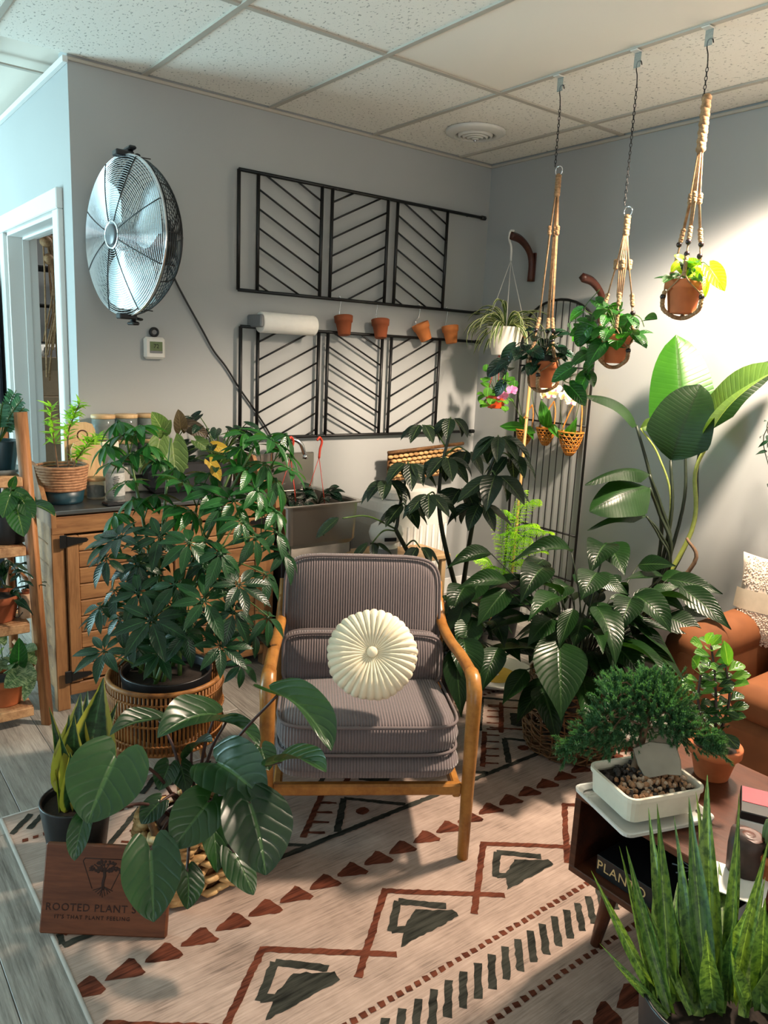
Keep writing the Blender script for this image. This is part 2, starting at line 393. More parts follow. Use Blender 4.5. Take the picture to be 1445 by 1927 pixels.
for y in gy[1:]:
    xe = 0.0 if y < 0 else WX
    MB().box(((xe-4.1)/2, y, CZ+.0045), (xe+4.1, .024, .007), .001).build('ceiling_bar', M['tbar'], ce)
struct('wall_back', MB().box((WX/2, .06, CZ/2+.02), (-WX, .12, CZ+.04)), M['wall'], 'grey painted wall behind the cabinet', 'wall')
struct('wall_right', MB().box((.06, -1.4, CZ/2+.02), (.12, 9.6, CZ+.04)), M['wall'], 'grey painted wall behind the couch', 'wall')
DY0, DY1, DZ = .215, 1.205, 2.03
wl = MB(); TH = .14
wl.box((WX+TH/2, (.1202+DY0)/2, CZ/2), (TH, DY0-.1202, CZ)); wl.box((WX+TH/2, (DY1+4.6)/2, CZ/2), (TH, 4.6-DY1, CZ)); wl.box((WX+TH/2, (DY0+DY1)/2, (DZ+CZ)/2), (TH, DY1-DY0, CZ-DZ))
struct('wall_left', wl, M['wall'], 'grey painted side wall with the doorway', 'wall')
struct('wall_far', MB().box((-1.1, 3.1, CZ/2), (2.3, .1, CZ)), M['wall'])
struct('wall_recess', MB().box((-4.3, 4.65, CZ/2), (4.0, .1, CZ)), M['wall'])
wf = MB()
wf.box((-3.1, -6.15, .2), (6.4, .1, .5)); wf.box((-3.1, -6.15, 2.56), (6.4, .1, .2)); wf.box((-5.85, -6.15, CZ/2), (.9, .1, CZ)); wf.box((-.85, -6.15, CZ/2), (1.9, .1, CZ))
struct('wall_front', wf, M['wall'])
ws = MB()
ws.box((-6.25, -.8, .15), (.1, 10.8, .4)); ws.box((-6.25, -.8, 2.5), (.1, 10.8, .3)); ws.box((-6.25, -4.85, CZ/2), (.1, 2.7, CZ)); ws.box((-6.25, -.15, CZ/2), (.1, 1.5, CZ)); ws.box((-6.25, 4.25, CZ/2), (.1, .9, CZ))
struct('wall_side', ws, M['wall'])
for n, (c, sz, ax) in enumerate((((-6.25, 2.2, 1.35), (.06, 3.2, 2.0), 1), ((-6.25, -2.2, 1.35), (.06, 2.6, 2.0), 1), ((-3.6, -6.15, 1.45), (3.6, .06, 2.0), 0))):  # the third, front window is added to house the fill light
    w = MB(); d = [0, 0, 0]
    for k in (-1, -.33, .33, 1):
        d = list(c); d[ax] += k*sz[ax]/2*.985; s3 = [.06, .06, 2.0]; w.box(d, s3, .004)
    for k in (-1, 1):
        d = list(c); d[2] += k*.98; s3 = list(sz); s3[2] = .05; s3[1-ax] = .06; w.box(d, s3, .004)
    o = struct('window_%d' % (n+1), w, M['white'])
    g = list(sz); g[1-ax] = .006
    MB().box(c, g).build('pane', M['glass'], o)
# wall angles under the ceiling
struct('trim_1', MB().box((WX/2, -.006, CZ-.007), (-WX, .012, .014), .002), M['tbar'])
struct('trim_2', MB().box((-.006, -1.7, CZ-.007), (.012, 3.4, .014), .002), M['tbar'])
struct('trim_3', MB().box((WX-.011, 2.2, CZ-.012), (.022, 4.42, .024), .002), M['white'])
struct('baseboard_back', MB().box((WX/2, -.007, .05), (-WX, .014, .10), .003), M['white'])
struct('baseboard_right', MB().box((-.007, -1.8, .05), (.014, 3.55, .10), .003), M['white'])
# doorway: casing, jamb, stop
dr = bpy.data.objects.new('door_1', None); COL.objects.link(dr); dr['kind'] = 'structure'; tag(dr, 'white cased doorway to the back room', 'doorway')
cw = .085
for yy in (DY0-cw/2, DY1+cw/2): MB().box((WX-.012, yy, DZ/2-.0005), (.026, cw, DZ-.001), .004).build('casing', M['white'], dr)
MB().box((WX-.014, (DY0+DY1)/2, DZ+cw/2), (.030, DY1-DY0+2*cw, cw), .004).build('casing', M['white'], dr)
for yy in (DY0+.009, DY1-.009): MB().box((WX+TH/2, yy, DZ/2), (TH+.01, .018, DZ), .002).build('jamb', M['white'], dr)
MB().box((WX+TH/2, (DY0+DY1)/2, DZ-.009), (TH+.01, DY1-DY0, .018), .002).build('jamb', M['white'], dr)
for yy in (DY0+.024, DY1-.024): MB().box((WX+.085, yy, DZ/2-.01), (.035, .012, DZ-.02), .002).build('door_stop', M['white'], dr)
MB().box((WX+.085, (DY0+DY1)/2, DZ-.024), (.035, DY1-DY0-.04, .012), .002).build('door_stop', M['white'], dr)

# what stands in the back room
lp = thing('fill_light_panel', 'flat white fill light panel added to the back room ceiling', 'light', (-1.5, 1.5, CZ-.02))  # unseen glowing panel added to brighten the back room
MB().box((0, 0, .005), (.62, .62, .03), .004).build('frame', M['whitep'], lp)
em = NT('panel_glow'); em.set(color=(1, 1, 1, 1)); em.b.inputs['Emission Color'].default_value = (1, .96, .9, 1); em.b.inputs['Emission Strength'].default_value = 14.0
MB().box((0, 0, -.011), (.56, .56, .004)).build('diffuser', em.m, lp)
bx = thing('cardboard_box', 'large plain cardboard box at the bottom of the back room stack', 'box', (-1.95, 2.05, 0))
for z, h, n in ((.0, .62, 'a'),):
    part_box('body', bx, (0, 0, .31), (.56, .55, .62), M['card'], .004); part_box('tape', bx, (0, -.277, .31), (.05, .002, .6), M['birch'], 0)
bx = thing('cardboard_box', 'second cardboard box with a pale leaf print in the back room', 'box', (-1.95, 2.05, .621))
part_box('body', bx, (0, 0, .25), (.55, .54, .5), M['card'], .004); part_box('label_print', bx, (-.06, -.272, .28), (.12, .002, .16), M['birch'], 0)
bx = thing('cardboard_box', 'open topmost cardboard box holding a paper sack in the back room', 'box', (-1.95, 2.05, 1.122))
part_box('body', bx, (0, 0, .09), (.54, .52, .18), M['card'], .004); part_box('flap', bx, (-.05, -.27, .2), (.5, .006, .1), M['card'], .001, Matrix.Rotation(.35, 3, 'X'))
sk = thing('paper_sack', 'white and black paper sack lying on the cardboard boxes', 'sack', (-1.96, 1.98, 1.303))
sm = MB(); sm.sphere((0, 0, .075), (.24, .19, .075), 16, 8); sm.build('body', M['paper'], sk); part_box('print', sk, (-.02, -.165, .09), (.2, .03, .08), M['black'], .004, Matrix.Rotation(-.5, 3, 'X'))
wb = thing('wire_rack', 'black wire rack of stock above the boxes', 'rack', (-1.85, 2.62, 0))
for z in (1.46, 1.72, 1.98):
    rk = MB()
    for k in range(12): rk.tube([(-.35, -.2+.036*k, z), (.35, -.2+.036*k, z)], .004, 5)
    rk.tube([(-.36, -.21, z), (.36, -.21, z), (.36, .21, z), (-.36, .21, z)], .006, 6, closed=True); rk.build('shelf', M['black'], wb)
for sx in (-.36, .36):
    for sy in (-.21, .21): part_tube('post', wb, [(sx, sy, 0), (sx, sy, 2.1)], .012, M['black'])
random.seed(5)
for k in range(3):
    hb = thing('macrame_hanging', ['beige knotted macrame hanging nearest the door frame', 'beige macrame hanging in the middle of the back room rail', 'beige macrame hanging deepest in the back room'][k], 'macrame', onp(78+11*k, 425, 1, 1.15+.14*k)+Vector((.02, 0, 0)), group='macrame hangings in the back room')
    part_tube('ring', hb, [(.025*math.cos(a), 0, -.02+.025*math.sin(a)) for a in np.linspace(0, 2*PI, 14)[:-1]], .004, M['jute'], 6, closed=True)
    part_tube('hanging_string', hb, [(0, 0, 0), (0, 0, CZ+.04-hb.location.z)], .002, M['jute'], 5)
    kn = MB(); kn.sphere((0, 0, -.08), (.035, .03, .03)); kn.sphere((.01, 0, -.17), (.03, .03, .03)); kn.build('knot', M['jute'], hb)
    for q in range(9):
        a = random.uniform(-.05, .05); b = random.uniform(-.03, .1); ln = random.uniform(.55, .85)
        part_tube('cord', hb, spline([(a*.4, 0, -.06), (a+.02, random.uniform(-.02, .02), -.3), (b, random.uniform(-.03, .03), -ln)], 5), .0045, M['jute'], 6)
bs = thing('bookshelf', 'dark navy open shelf unit at the left edge of the photo', 'shelf', (WX-.19, 1.75, 0))
navy = plain('navy_paint', '#16202f', .5)
for sy in (-.4, .4): part_box('side_panel', bs, (0, sy, .9), (.3, .02, 1.8), navy)
part_box('back_panel', bs, (.155, 0, .9), (.01, .8, 1.8), navy)
for z in (.1, .55, 1.0, 1.28, 1.55, 1.79): part_box('shelf_board', bs, (0, 0, z), (.3, .78, .03), M['acacia_h'])

# ------------------------------------------------------------------ rug
def rugmat():
    t = NT('rug_pile'); n = t.noise(t.coord('Object', (1.2, 26, 1)), 7, 5, .65); n2 = t.noise(t.coord('Object', (3, 3, 1)), 2.2, 3, .6); n3 = t.noise(t.coord('Object', (1, 7, 1)), 60, 2)
    f = t.math('ADD', t.math('MULTIPLY', n, .55), t.math('MULTIPLY', n2, .5))
    col = t.ramp(f, [(.36, hexc('#6d5d54')), (.47, hexc('#958276')), (.60, hexc('#ab9689')), (.75, hexc('#b9a699'))])
    t.bump(t.math('ADD', n, n3), .35, .004); return t.set(color=col, rough=.95, spec=.1, sheen=.2).m
def inkmat(name, a, b):
    t = NT(name); n = t.noise(t.coord('Object', (1.0, 13, 1)), 7, 4, .7); n2 = t.noise(t.coord(), 9, 2)
    f = t.math('ADD', t.math('MULTIPLY', n, .7), t.math('MULTIPLY', n2, .3))
    return t.set(color=t.ramp(f, [(.36, hexc(a)), (.58, hexc(b))]), rough=.95, spec=.1).m
INKB, INKK = inkmat('rug_ink_rust', '#2e160f', '#693a2a'), inkmat('rug_ink_charcoal', '#171815', '#3b3c36')
RX0, RX1, RY0, RY1 = -2.985, -.825, -3.9, -1.1
rug = thing('rug', 'pale beige area rug with rust and charcoal tribal pattern', 'rug', (0, 0, 0))
MB().box(((RX0+RX1)/2, (RY0+RY1)/2, .004), (RX1-RX0, RY1-RY0, .008), .002).build('pile', rugmat(), rug)
MB().tube([(RX0, RY1, .004), (RX0, RY0, .004)], .006, 6).tube([(RX0, RY1, .004), (RX1, RY1, .004)], .006, 6).build('hem', plain('rug_hem', '#a2968c', .9), rug)
random.seed(11)
ZR = .0086
INKN = [0]
def poly_ink(mb, pts, rag=.003):
    out = []; n = len(pts); INKN[0] = (INKN[0]+1) % 24; zr = ZR+INKN[0]*.00003
    for i in range(n):
        a = Vector(pts[i]); b = Vector(pts[(i+1) % n]); m = max(1, int((b-a).length/.012))
        for k in range(m):
            p = a.lerp(b, k/m); out.append((min(RX1-.003, max(RX0+.003, p.x+random.uniform(-rag, rag))), min(RY1-.003, max(RY0+.003, p.y+random.uniform(-rag, rag))), zr))
    area = sum(out[i][0]*out[(i+1) % len(out)][1]-out[(i+1) % len(out)][0]*out[i][1] for i in range(len(out)))
    if area < 0: out.reverse()
    mb.add(out, [tuple(range(len(out)))])
def stroke(mb, a, b, w, rag=.002):
    a = Vector(a); b = Vector(b); d = (b-a).normalized(); nn = Vector((-d.y, d.x))*w/2
    poly_ink(mb, [a+nn, b+nn, b-nn, a-nn], rag)
def disc(mb, c, r, e=1.0): poly_ink(mb, [(c[0]+r*math.cos(2*PI*k/9), c[1]+r*e*math.sin(2*PI*k/9)) for k in range(9)], .0015)
class Ink:
    def __init__(s, mat): s.mat = mat; s.mb = MB()
    def add(s, v, f): s.mb.add(v, f)
    def flush(s, name, stuff=False):
        if s.mb.f:
            o = s.mb.build(name, s.mat, rug)
            if stuff: o['kind'] = 'stuff'
        s.mb = MB()
kb, kk = Ink(INKB), Ink(INKK)
P2 = .768
TRI = [(.024, .026), (.014, .036), (-.045, .010), (-.053, .001), (-.043, -.006), (.022, -.033), (.035, -.027)]
def tri_row(mb, y, x0, dx, n, up=1):
    for k in range(n):
        x = x0+dx*k
        if x > RX1-.05: break
        poly_ink(mb, [(x+a, y+b*up) for a, b in TRI], .002); mb.flush('printed_triangle')
def dot_row(mb, y, x0, dx, n):
    for k in range(n):
        x = x0+dx*k
        if x > RX1-.03: break
        poly_ink(mb, [(x-.009, y-.007), (x+.007, y-.009), (x+.010, y+.006), (x-.006, y+.009)], .0018)
    mb.flush('printed_dots', True)
def bar_row(mb, y, x0, dx, n):
    for k in range(n):
        x = x0+dx*k
        if x > RX1-.05: break
        stroke(mb, (x-.038, y-.039), (x+.036, y+.039), .019); mb.flush('printed_bar')
tri_row(kb, -1.912, -2.965, .0935, 27); tri_row(kb, -2.652, -2.96, .0935, 27, -1)
dot_row(kb, -2.334, -2.96, .0265, 100); dot_row(kb, -2.512, -2.97, .0285, 95); dot_row(kb, -1.255, -2.95, .0285, 95)
bar_row(kk, -2.409, -2.96, .0478, 60); bar_row(kk, -1.165, -2.94, .050, 60)
for k in range(-2, 6):                                    # open rust squares with charcoal arrows
    ox = -2.189+.3835*k
    def q(x, y): return (x+ox+2.189, y)
    if ox-.3 > RX1 or ox+.2 < RX0: continue
    stroke(kb, q(-2.195, -2.030), q(-1.925, -2.234), .019); stroke(kb, q(-2.185, -2.026), q(-2.43, -2.240), .019); kb.flush('printed_chevron')
    stroke(kk, q(-2.187, -2.086), q(-2.090, -2.176), .022); stroke(kk, q(-2.187, -2.086), q(-2.272, -2.166), .022); stroke(kk, q(-2.268, -2.162), q(-2.235, -2.182), .022)
    poly_ink(kk, [q(-2.165, -2.140), q(-2.120, -2.175), q(-2.083, -2.195), q(-2.086, -2.222), q(-2.285, -2.222), q(-2.235, -2.172)]); kk.flush('printed_arrow')
stroke(kk, (RX0+.01, -1.746), (RX1-.01, -1.746), .020); kk.flush('printed_line'); stroke(kk, (RX0+.01, -2.83), (RX1-.01, -2.83), .020); kk.flush('printed_line')
for k in range(-3, 2):
    def q(x, y): return Vector((min(RX1-.01, max(RX0+.012, x+P2*k)), y))
    if -1.5+P2*k < RX0-.5 or -1.1+P2*k > RX1+.1: continue
    stroke(kk, q(-1.074, -1.275), q(-1.30, -1.492), .018); stroke(kk, q(-1.07, -1.275), q(-.84, -1.492), .018); kk.flush('printed_line')
    stroke(kk, q(-1.262, -1.592), q(-1.385, -1.735), .022); stroke(kk, q(-1.262, -1.592), q(-1.11, -1.735), .016); stroke(kk, q(-1.55, -1.70), q(-1.50, -1.74), .016); kk.flush('printed_triangle_outline')
    disc(kb, q(-1.252, -1.685), .024, .85); kb.flush('printed_dot')
    poly_ink(kk, [q(-1.076, -1.445), q(-.99, -1.52), q(-1.085, -1.60), q(-1.155, -1.525)]); kk.flush('printed_square')
    for a, b in (((-1.035, -1.355), (-1.238, -1.552)), ((-1.287, -1.508), (-1.487, -1.70))):
        stroke(kb, q(*a), q(*b), .020)
        for s in range(5):
            f = .1+.2*s; cx_, cy_ = a[0]+(b[0]-a[0])*f, a[1]+(b[1]-a[1])*f
            sg = -1 if a[0] > -1.1 else 1
            stroke(kb, q(cx_, cy_), q(cx_+sg*.048, cy_-sg*.036), .011)
        kb.flush('printed_ladder')
    stroke(kb, q(-1.11, -1.35), q(-.97, -1.47), .012); stroke(kb, q(-1.245, -1.492), q(-1.10, -1.615), .012); kb.flush('printed_stroke')
# ------------------------------------------------------------------ leaves
PROF = {
    'heart': lambda t: (math.sin(PI*min(1, (t*.86+.14))**.80))**.72 if t < 1 else 0.0,
    'ovate': lambda t: math.sin(PI*t**.78)**.9 if 0 < t < 1 else 0.0,
    'lance': lambda t: math.sin(PI*t**.70)**1.1*(1-.25*t) if 0 < t < 1 else 0.0,
    'obov': lambda t: math.sin(PI*t**1.25)**.8 if 0 < t < 1 else 0.0,
    'paddle': lambda t: min(1, (t/.30))**.75*max(0, 1-t**3.6)**.7 if t > 0 else 0.0,
    'sword': lambda t: (.62+.38*math.sin(PI*min(1, t*1.25)))*max(0, 1-t**2.6)**.85,
    'round': lambda t: math.sqrt(max(0, 1-(2*t-1)**2)),
    'strap': lambda t: min(1, .55+t*2)*max(0, 1-t**2.5)**.7,
}
def leaf_data(shape='ovate', w=.45, bend=.5, fold=.12, nl=9, nw=4, lobe=0.0, wave=0.0, twist=0.0, cup=0.0, seed=0):
    """unit leaf: base at origin, tip at (0,1,0), face up +Z"""
    rnd = random.Random(seed); pf = PROF[shape]
    ang = bend/2; P = [(0.0, 0.0)]; A = [ang]
    for i in range(nl):
        a = bend/2-bend*((i+.5)/nl); P.append((P[-1][0]+math.cos(a), P[-1][1]+math.sin(a))); A.append(bend/2-bend*((i+1)/nl))
    L = math.hypot(*P[-1]); ca, sa = P[-1][0]/L, P[-1][1]/L; ro = math.atan2(sa, ca)
    vs = []; uvs = []; fs = []; ph = rnd.uniform(0, 6)
    for i, (py, pz) in enumerate(P):
        t = i/nl; y, z = (py*ca+pz*sa)/L, (-py*sa+pz*ca)/L; a = A[i]-ro
        ny, nz = -math.sin(a), math.cos(a); ty, tz = math.cos(a), math.sin(a)
        ww = max(pf(t), .02)*w/2
        for k in range(nw+1):
            s = 2*k/nw-1; sx = s*ww
            h = fold*abs(s)*ww*2 - cup*(1-abs(s))*0 + wave*math.sin(ph+t*9+(2 if s > 0 else 0))*abs(s)**2*w*.5
            bk = -lobe*1.35*math.sin(PI*.80*abs(s)**.85)*max(0, 1-t*2.6)
            tw = twist*t; cx_, cz_ = math.cos(tw), math.sin(tw)
            X = sx*cx_ - h*cz_; H = sx*cz_ + h*cx_
            vs.append((X, y+ny*H+ty*bk, z+nz*H+tz*bk)); uvs.append((k/nw, t))
    for i in range(nl):
        for k in range(nw):
            q = i*(nw+1)+k; fs.append((q, q+1, q+nw+2, q+nw+1))
    return vs, fs, uvs
def leaf_mesh(name, mat, **k):
    v, f, u = leaf_data(**k); return MB().add(v, f, u, True).mesh(name, mat)
def variants(name, mat, n=3, **k):
    out = []
    for i in range(n):
        kk_ = dict(k); kk_['bend'] = k.get('bend', .5)*(.7+.3*i); kk_['fold'] = k.get('fold', .12)*(.7+.35*i); kk_['seed'] = i; kk_['twist'] = k.get('twist', 0)+(.25*(i-1))
        out.append(leaf_mesh(name, mat, **kk_))
    return out
def leaf_mat4(B, T, N, wsc=1.0):
    B = Vector(B); T = Vector(T); d = T-B; L = d.length; y = d/L; N = Vector(N); z = N-y*N.dot(y)
    z = z.normalized() if z.length > 1e-5 else y.orthogonal().normalized(); x = y.cross(z)
    return Matrix(((x.x*L*wsc, y.x*L, z.x*L, B.x), (x.y*L*wsc, y.y*L, z.y*L, B.y), (x.z*L*wsc, y.z*L, z.z*L, B.z), (0, 0, 0, 1)))
def put_leaf(plant, mesh, B, T, N=(0, 0, 1), wsc=1.0, name='leaf'):
    o = bpy.data.objects.new(name, mesh); COL.objects.link(o); o.parent = plant
    org = plant.location; o.matrix_local = leaf_mat4(Vector(B)-org, Vector(T)-org, N, wsc); return o
def stem(plant, pts, r, mat, name='stem', seg=6, n=6):
    org = plant.location; p = spline([Vector(q)-org for q in pts], n)
    r0, r1 = r if isinstance(r, tuple) else (r, r)
    return MB().tube(p, [r0+(r1-r0)*i/(len(p)-1) for i in range(len(p))], seg).build(name, mat, plant)
TOCAM = lambda p: (CAM-Vector(p)).normalized()
def pot_part(plant, r0, r1, h, mat, z=0.0, rim=.0, soil=True, seg=32, soilz=.88, name='pot'):
    pr_ = [(0.001, z), (r0*.97, z), (r0, z+.004)]
    if rim: pr_ += [(r0+(r1-r0)*.72, z+h*.72), (r1*1.0+rim, z+h*.72+.003), (r1+rim*1.3, z+h-.003), (r1+rim, z+h), (r1-.006, z+h), (r1-.010, z+h*.7), (r0*.9, z+.01), (.001, z+.01)]
    else: pr_ += [(r1, z+h-.003), (r1-.001, z+h), (r1-.006, z+h), (r1-.009, z+h-.01), (r0*.9, z+.01), (.001, z+.01)]
    MB().lathe(pr_, seg).build(name, mat, plant)
    if soil:
        rs = r0+(r1-r0)*soilz-.008; MB().lathe([(.001, z+h*soilz+.004), (rs*.6, z+h*soilz+.003), (rs, z+h*soilz)], 20).build('soil', M['soil'], plant)
def palm_data(n, ll, w, droop, seed, spread=2*PI, shape='ovate', bend=.55):
    """a compound leaf: leaflets radiating from the end of its stalk"""
    rnd = random.Random(seed); mb = MB()
    for k in range(n):
        a = spread*(k+.5)/n - spread/2 + rnd.uniform(-.1, .1); dr = droop+rnd.uniform(-.12, .12); l = ll*rnd.uniform(.82, 1.1)*(1-.18*abs(math.sin(a/2)) if spread > 5 else 1)
        v, f, u = leaf_data(shape=shape, w=w, bend=bend, fold=.14, nl=6, nw=2, seed=seed+k)
        off = .16*ll
        d = Vector((math.sin(a)*math.cos(dr), math.cos(a)*math.cos(dr), -math.sin(dr))); Nn = Vector((math.sin(a)*math.sin(dr), math.cos(a)*math.sin(dr), math.cos(dr)))
        B = d*off*.7; m4 = leaf_mat4(B, B+d*l, Nn)
        mb.add([m4 @ Vector(p) for p in v], f, u, True)
        mb.tube([(0, 0, 0), B*1.05], .0016, 4)
    return mb
def put_palm(plant, mesh, C, fwd, N, s=1.0, name='leaf'):
    o = bpy.data.objects.new(name, mesh); COL.objects.link(o); o.parent = plant
    C = Vector(C)-plant.location; N = Vector(N).normalized(); y = Vector(fwd); y = (y-N*y.dot(N)).normalized(); x = y.cross(N)
    o.matrix_local = Matrix(((x.x*s, y.x*s, N.x*s, C.x), (x.y*s, y.y*s, N.y*s, C.y), (x.z*s, y.z*s, N.z*s, C.z), (0, 0, 0, 1))); return o

LM = {}
LM['heart'] = leafmat('leaf_heart', '#11291a', '#22431f', .33, 6, .10, '#44653a', .12, bumpst=.28)
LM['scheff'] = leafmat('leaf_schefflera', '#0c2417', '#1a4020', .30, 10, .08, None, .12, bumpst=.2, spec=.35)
LM['schefft'] = leafmat('leaf_schefflera_top', '#123a1a', '#28602a', .28, 10, .08, None, .22, bumpst=.2)  # lighter green copy for the high clusters
LM['umbr'] = leafmat('leaf_umbrella', '#0d1d12', '#1d311b', .34, 9, .14, '#5d7340', .14, bumpst=.3)
LM['lily'] = leafmat('leaf_peace_lily', '#0b1c0b', '#193515', .30, 13, .08, '#35502a', .14, slant=3.5, bumpst=.22, spec=.2)
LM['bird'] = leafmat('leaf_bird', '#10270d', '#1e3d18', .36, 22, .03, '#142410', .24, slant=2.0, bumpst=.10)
LM['birdu'] = leafmat('leaf_bird_backlit', '#1f5210', '#376f18', .36, 22, .05, '#2b4a1a', .28, slant=2.0, bumpst=.10)  # backlit glow of the upright leaf put into a brighter base green
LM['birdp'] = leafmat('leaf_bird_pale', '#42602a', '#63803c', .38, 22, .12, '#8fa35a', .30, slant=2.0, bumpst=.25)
LM['snakefg'] = leafmat('leaf_snake_banded', '#42642a', '#6f8c40', .42, 3, .0, None, .14, bands='#23411f', bumpst=.1)
LM['snakey'] = leafmat('leaf_snake_yellow', '#1a3a26', '#27492c', .40, 3, .0, None, .08, edge='#96923e', bands='#0f2618', bumpst=.1)
LM['pothos'] = leafmat('leaf_pothos', '#14401a', '#2f6a24', .32, 8, .12, None, .25)
LM['lime'] = leafmat('leaf_lime', '#6f9a14', '#a8c428', .36, 8, .12, None, .45)
LM['philo'] = leafmat('leaf_philodendron', '#12351a', '#2b5a26', .32, 8, .15, '#6f8a3c', .18)
LM['spider'] = leafmat('leaf_spider', '#2f4a2c', '#57703f', .4, 2, .0, None, .2, edge='#c9cfa4')
LM['pilea'] = leafmat('leaf_pilea', '#2c6a1e', '#5f9a38', .34, 6, .08, None, .3)
LM['orchid'] = leafmat('leaf_orchid', '#2a6a1e', '#4a8a2c', .35, 2, .0, None, .3)
LM['pep'] = leafmat('leaf_peperomia', '#16301a', '#305624', .25, 4, .05, '#7d9a4c', .15)
LM['pept'] = leafmat('leaf_peperomia_new', '#35691d', '#5a8a30', .28, 4, .05, '#8fae58', .25)
LM['zz'] = leafmat('leaf_zz', '#1f4a38', '#4f8a70', .25, 4, .0, None, .15)
LM['satin'] = leafmat('leaf_satin', '#2c4a2c', '#4a6a42', .45, 8, .05, None, .15, bands='#8fa07c')
LM['dark'] = leafmat('leaf_dark', '#0c211a', '#1a3a26', .26, 6, .08, None, .12)
LM['antho'] = leafmat('leaf_anthurium', '#3d5a2c', '#66803f', .5, 7, .35, '#9aab6c', .2)
LM['bronze'] = leafmat('leaf_bronze', '#3d3328', '#5c5038', .5, 7, .2, '#7d6c4c', .15)
LM['yellow'] = leafmat('leaf_yellow', '#a8862c', '#c9a63c', .5, 7, .2, None, .3)
LM['fern'] = leafmat('leaf_fern', '#4f8a1c', '#8fc233', .5, 2, .0, None, .4)
LM['fernd'] = leafmat('leaf_fern_soft', '#5c8a2a', '#94b848', .5, 2, .0, None, .35)
LM['juni'] = leafmat('leaf_juniper', '#16321f', '#2f5534', .6, 2, .0, None, .15)
def petal(name, a, b): return leafmat(name, a, b, .5, 6, .1, None, .35, bumpst=.1)
LM['pink'] = petal('petal_pink', '#c070b8', '#d99ad2'); LM['whitef'] = petal('petal_white', '#e2d8d6', '#f3ecea'); LM['lip'] = petal('petal_lip', '#a83c8c', '#c9689c')

# ------------------------------------------------------------------ armchair
random.seed(3)
ch = thing('armchair', 'grey corduroy armchair with honey wooden arms and legs', 'chair', (-2.166, -1.903, .009), -math.atan2(.539, .843))
HW = .293                                                    # local: +x right, +y back
def cushion(name, c, sz, r, mat, rotx=0.0, puff=.012, piping=True, seg=10, notch=0.0):
    sx, sy, sz_ = sz[0]/2, sz[1]/2, sz[2]/2; vs = []; fs = []; N_ = 40; K = 9
    def ring(inset, z, pf=0):
        pts = []
        for k in range(N_):
            a = 2*PI*k/N_; ca, sa = math.cos(a), math.sin(a); e = .32
            xx = (abs(ca)**e)*(1 if ca > 0 else -1)*(sx-inset); yy = (abs(sa)**e)*(1 if sa > 0 else -1)*(sy-inset)
            pts.append((xx, yy, z))
        return pts
    rows = [ring(sx*.0+r*1.0+q*(min(sx, sy)-r)/3*1.0, sz_+puff*(q+1)/3) for q in (2, 1, 0)]
    rows += [ring(r*.3, sz_-r*.3), ring(0, sz_-r), ring(-.004, 0), ring(0, -sz_+r), ring(r*.3, -sz_+r*.3)] + [ring(r+q*(min(sx, sy)-r)/3, -sz_-puff*.4*(q+1)/3) for q in (0, 1, 2)]
    for rw in rows: vs += rw
    n = len(rows)
    for i in range(n-1):
        for k in range(N_): fs.append((i*N_+k, (i+1)*N_+k, (i+1)*N_+(k+1) % N_, i*N_+(k+1) % N_))
    fs.append(tuple(range(N_))); fs.append(tuple((n-1)*N_+k for k in range(N_))[::-1])
    mb = MB().add(vs, fs, None, True); o = mb.build(name, mat, ch)
    o.location = c; o.rotation_euler = (rotx, 0, 0)
    if piping:
        for z in (sz_-r*.15, -sz_+r*.15):
            MB().tube(ring(r*.05, z), .0052, 6, closed=True).build('piping', M['piping'], o)
    return o
cushion('seat_base', (0, .288, .262), (.552, .575, .062), .026, M['cordx'], R(-6), .006, False)
cushion('seat_cushion', (0, .300, .345), (.545, .565, .090), .03, M['cordx'], R(-6), .016)
cushion('back_cushion', (0, .632, .545), (.555, .43, .11), .035, M['cordx'], R(78), .014)
cushion('lumbar_cushion', (0, .492, .440), (.545, .180, .085), .035, M['cordx'], R(80), .022)
part_box('front_rail', ch, (0, .03, .222), (2*HW-.03, .028, .036), M['oak'], .006)
part_box('back_rail', ch, (0, .56, .20), (2*HW-.03, .028, .042), M['oak'], .006)
for s in (-1, 1):
    part_box('side_rail', ch, (s*(HW-.03), .30, .215), (.024, .56, .04), M['oak'], .005)
    MB().tube([(s*HW, .018, 0), (s*HW, .016, .2), (s*HW, .012, .38), (s*HW, .012, .49), (s*HW, .018, .533), (s*HW, .042, .560), (s*HW, .075, .566)], [.017, .019, .021, .022, .023, .022, .021], 12).build('front_leg', M['oak'], ch)
    MB().tube(spline([(s*HW, .070, .566), (s*HW, .25, .552), (s*(HW-.003), .42, .532), (s*(HW-.008), .58, .540), (s*(HW-.012), .665, .60)], 6), .019, 10, flat=.8).build('armrest', M['oak'], ch)
    MB().tube([(s*(HW-.01), .70, 0), (s*(HW-.008), .60, .2), (s*(HW-.008), .63, .42), (s*(HW-.012), .685, .66)], [.015, .019, .019, .015], 10).build('rear_leg', M['oak'], ch)
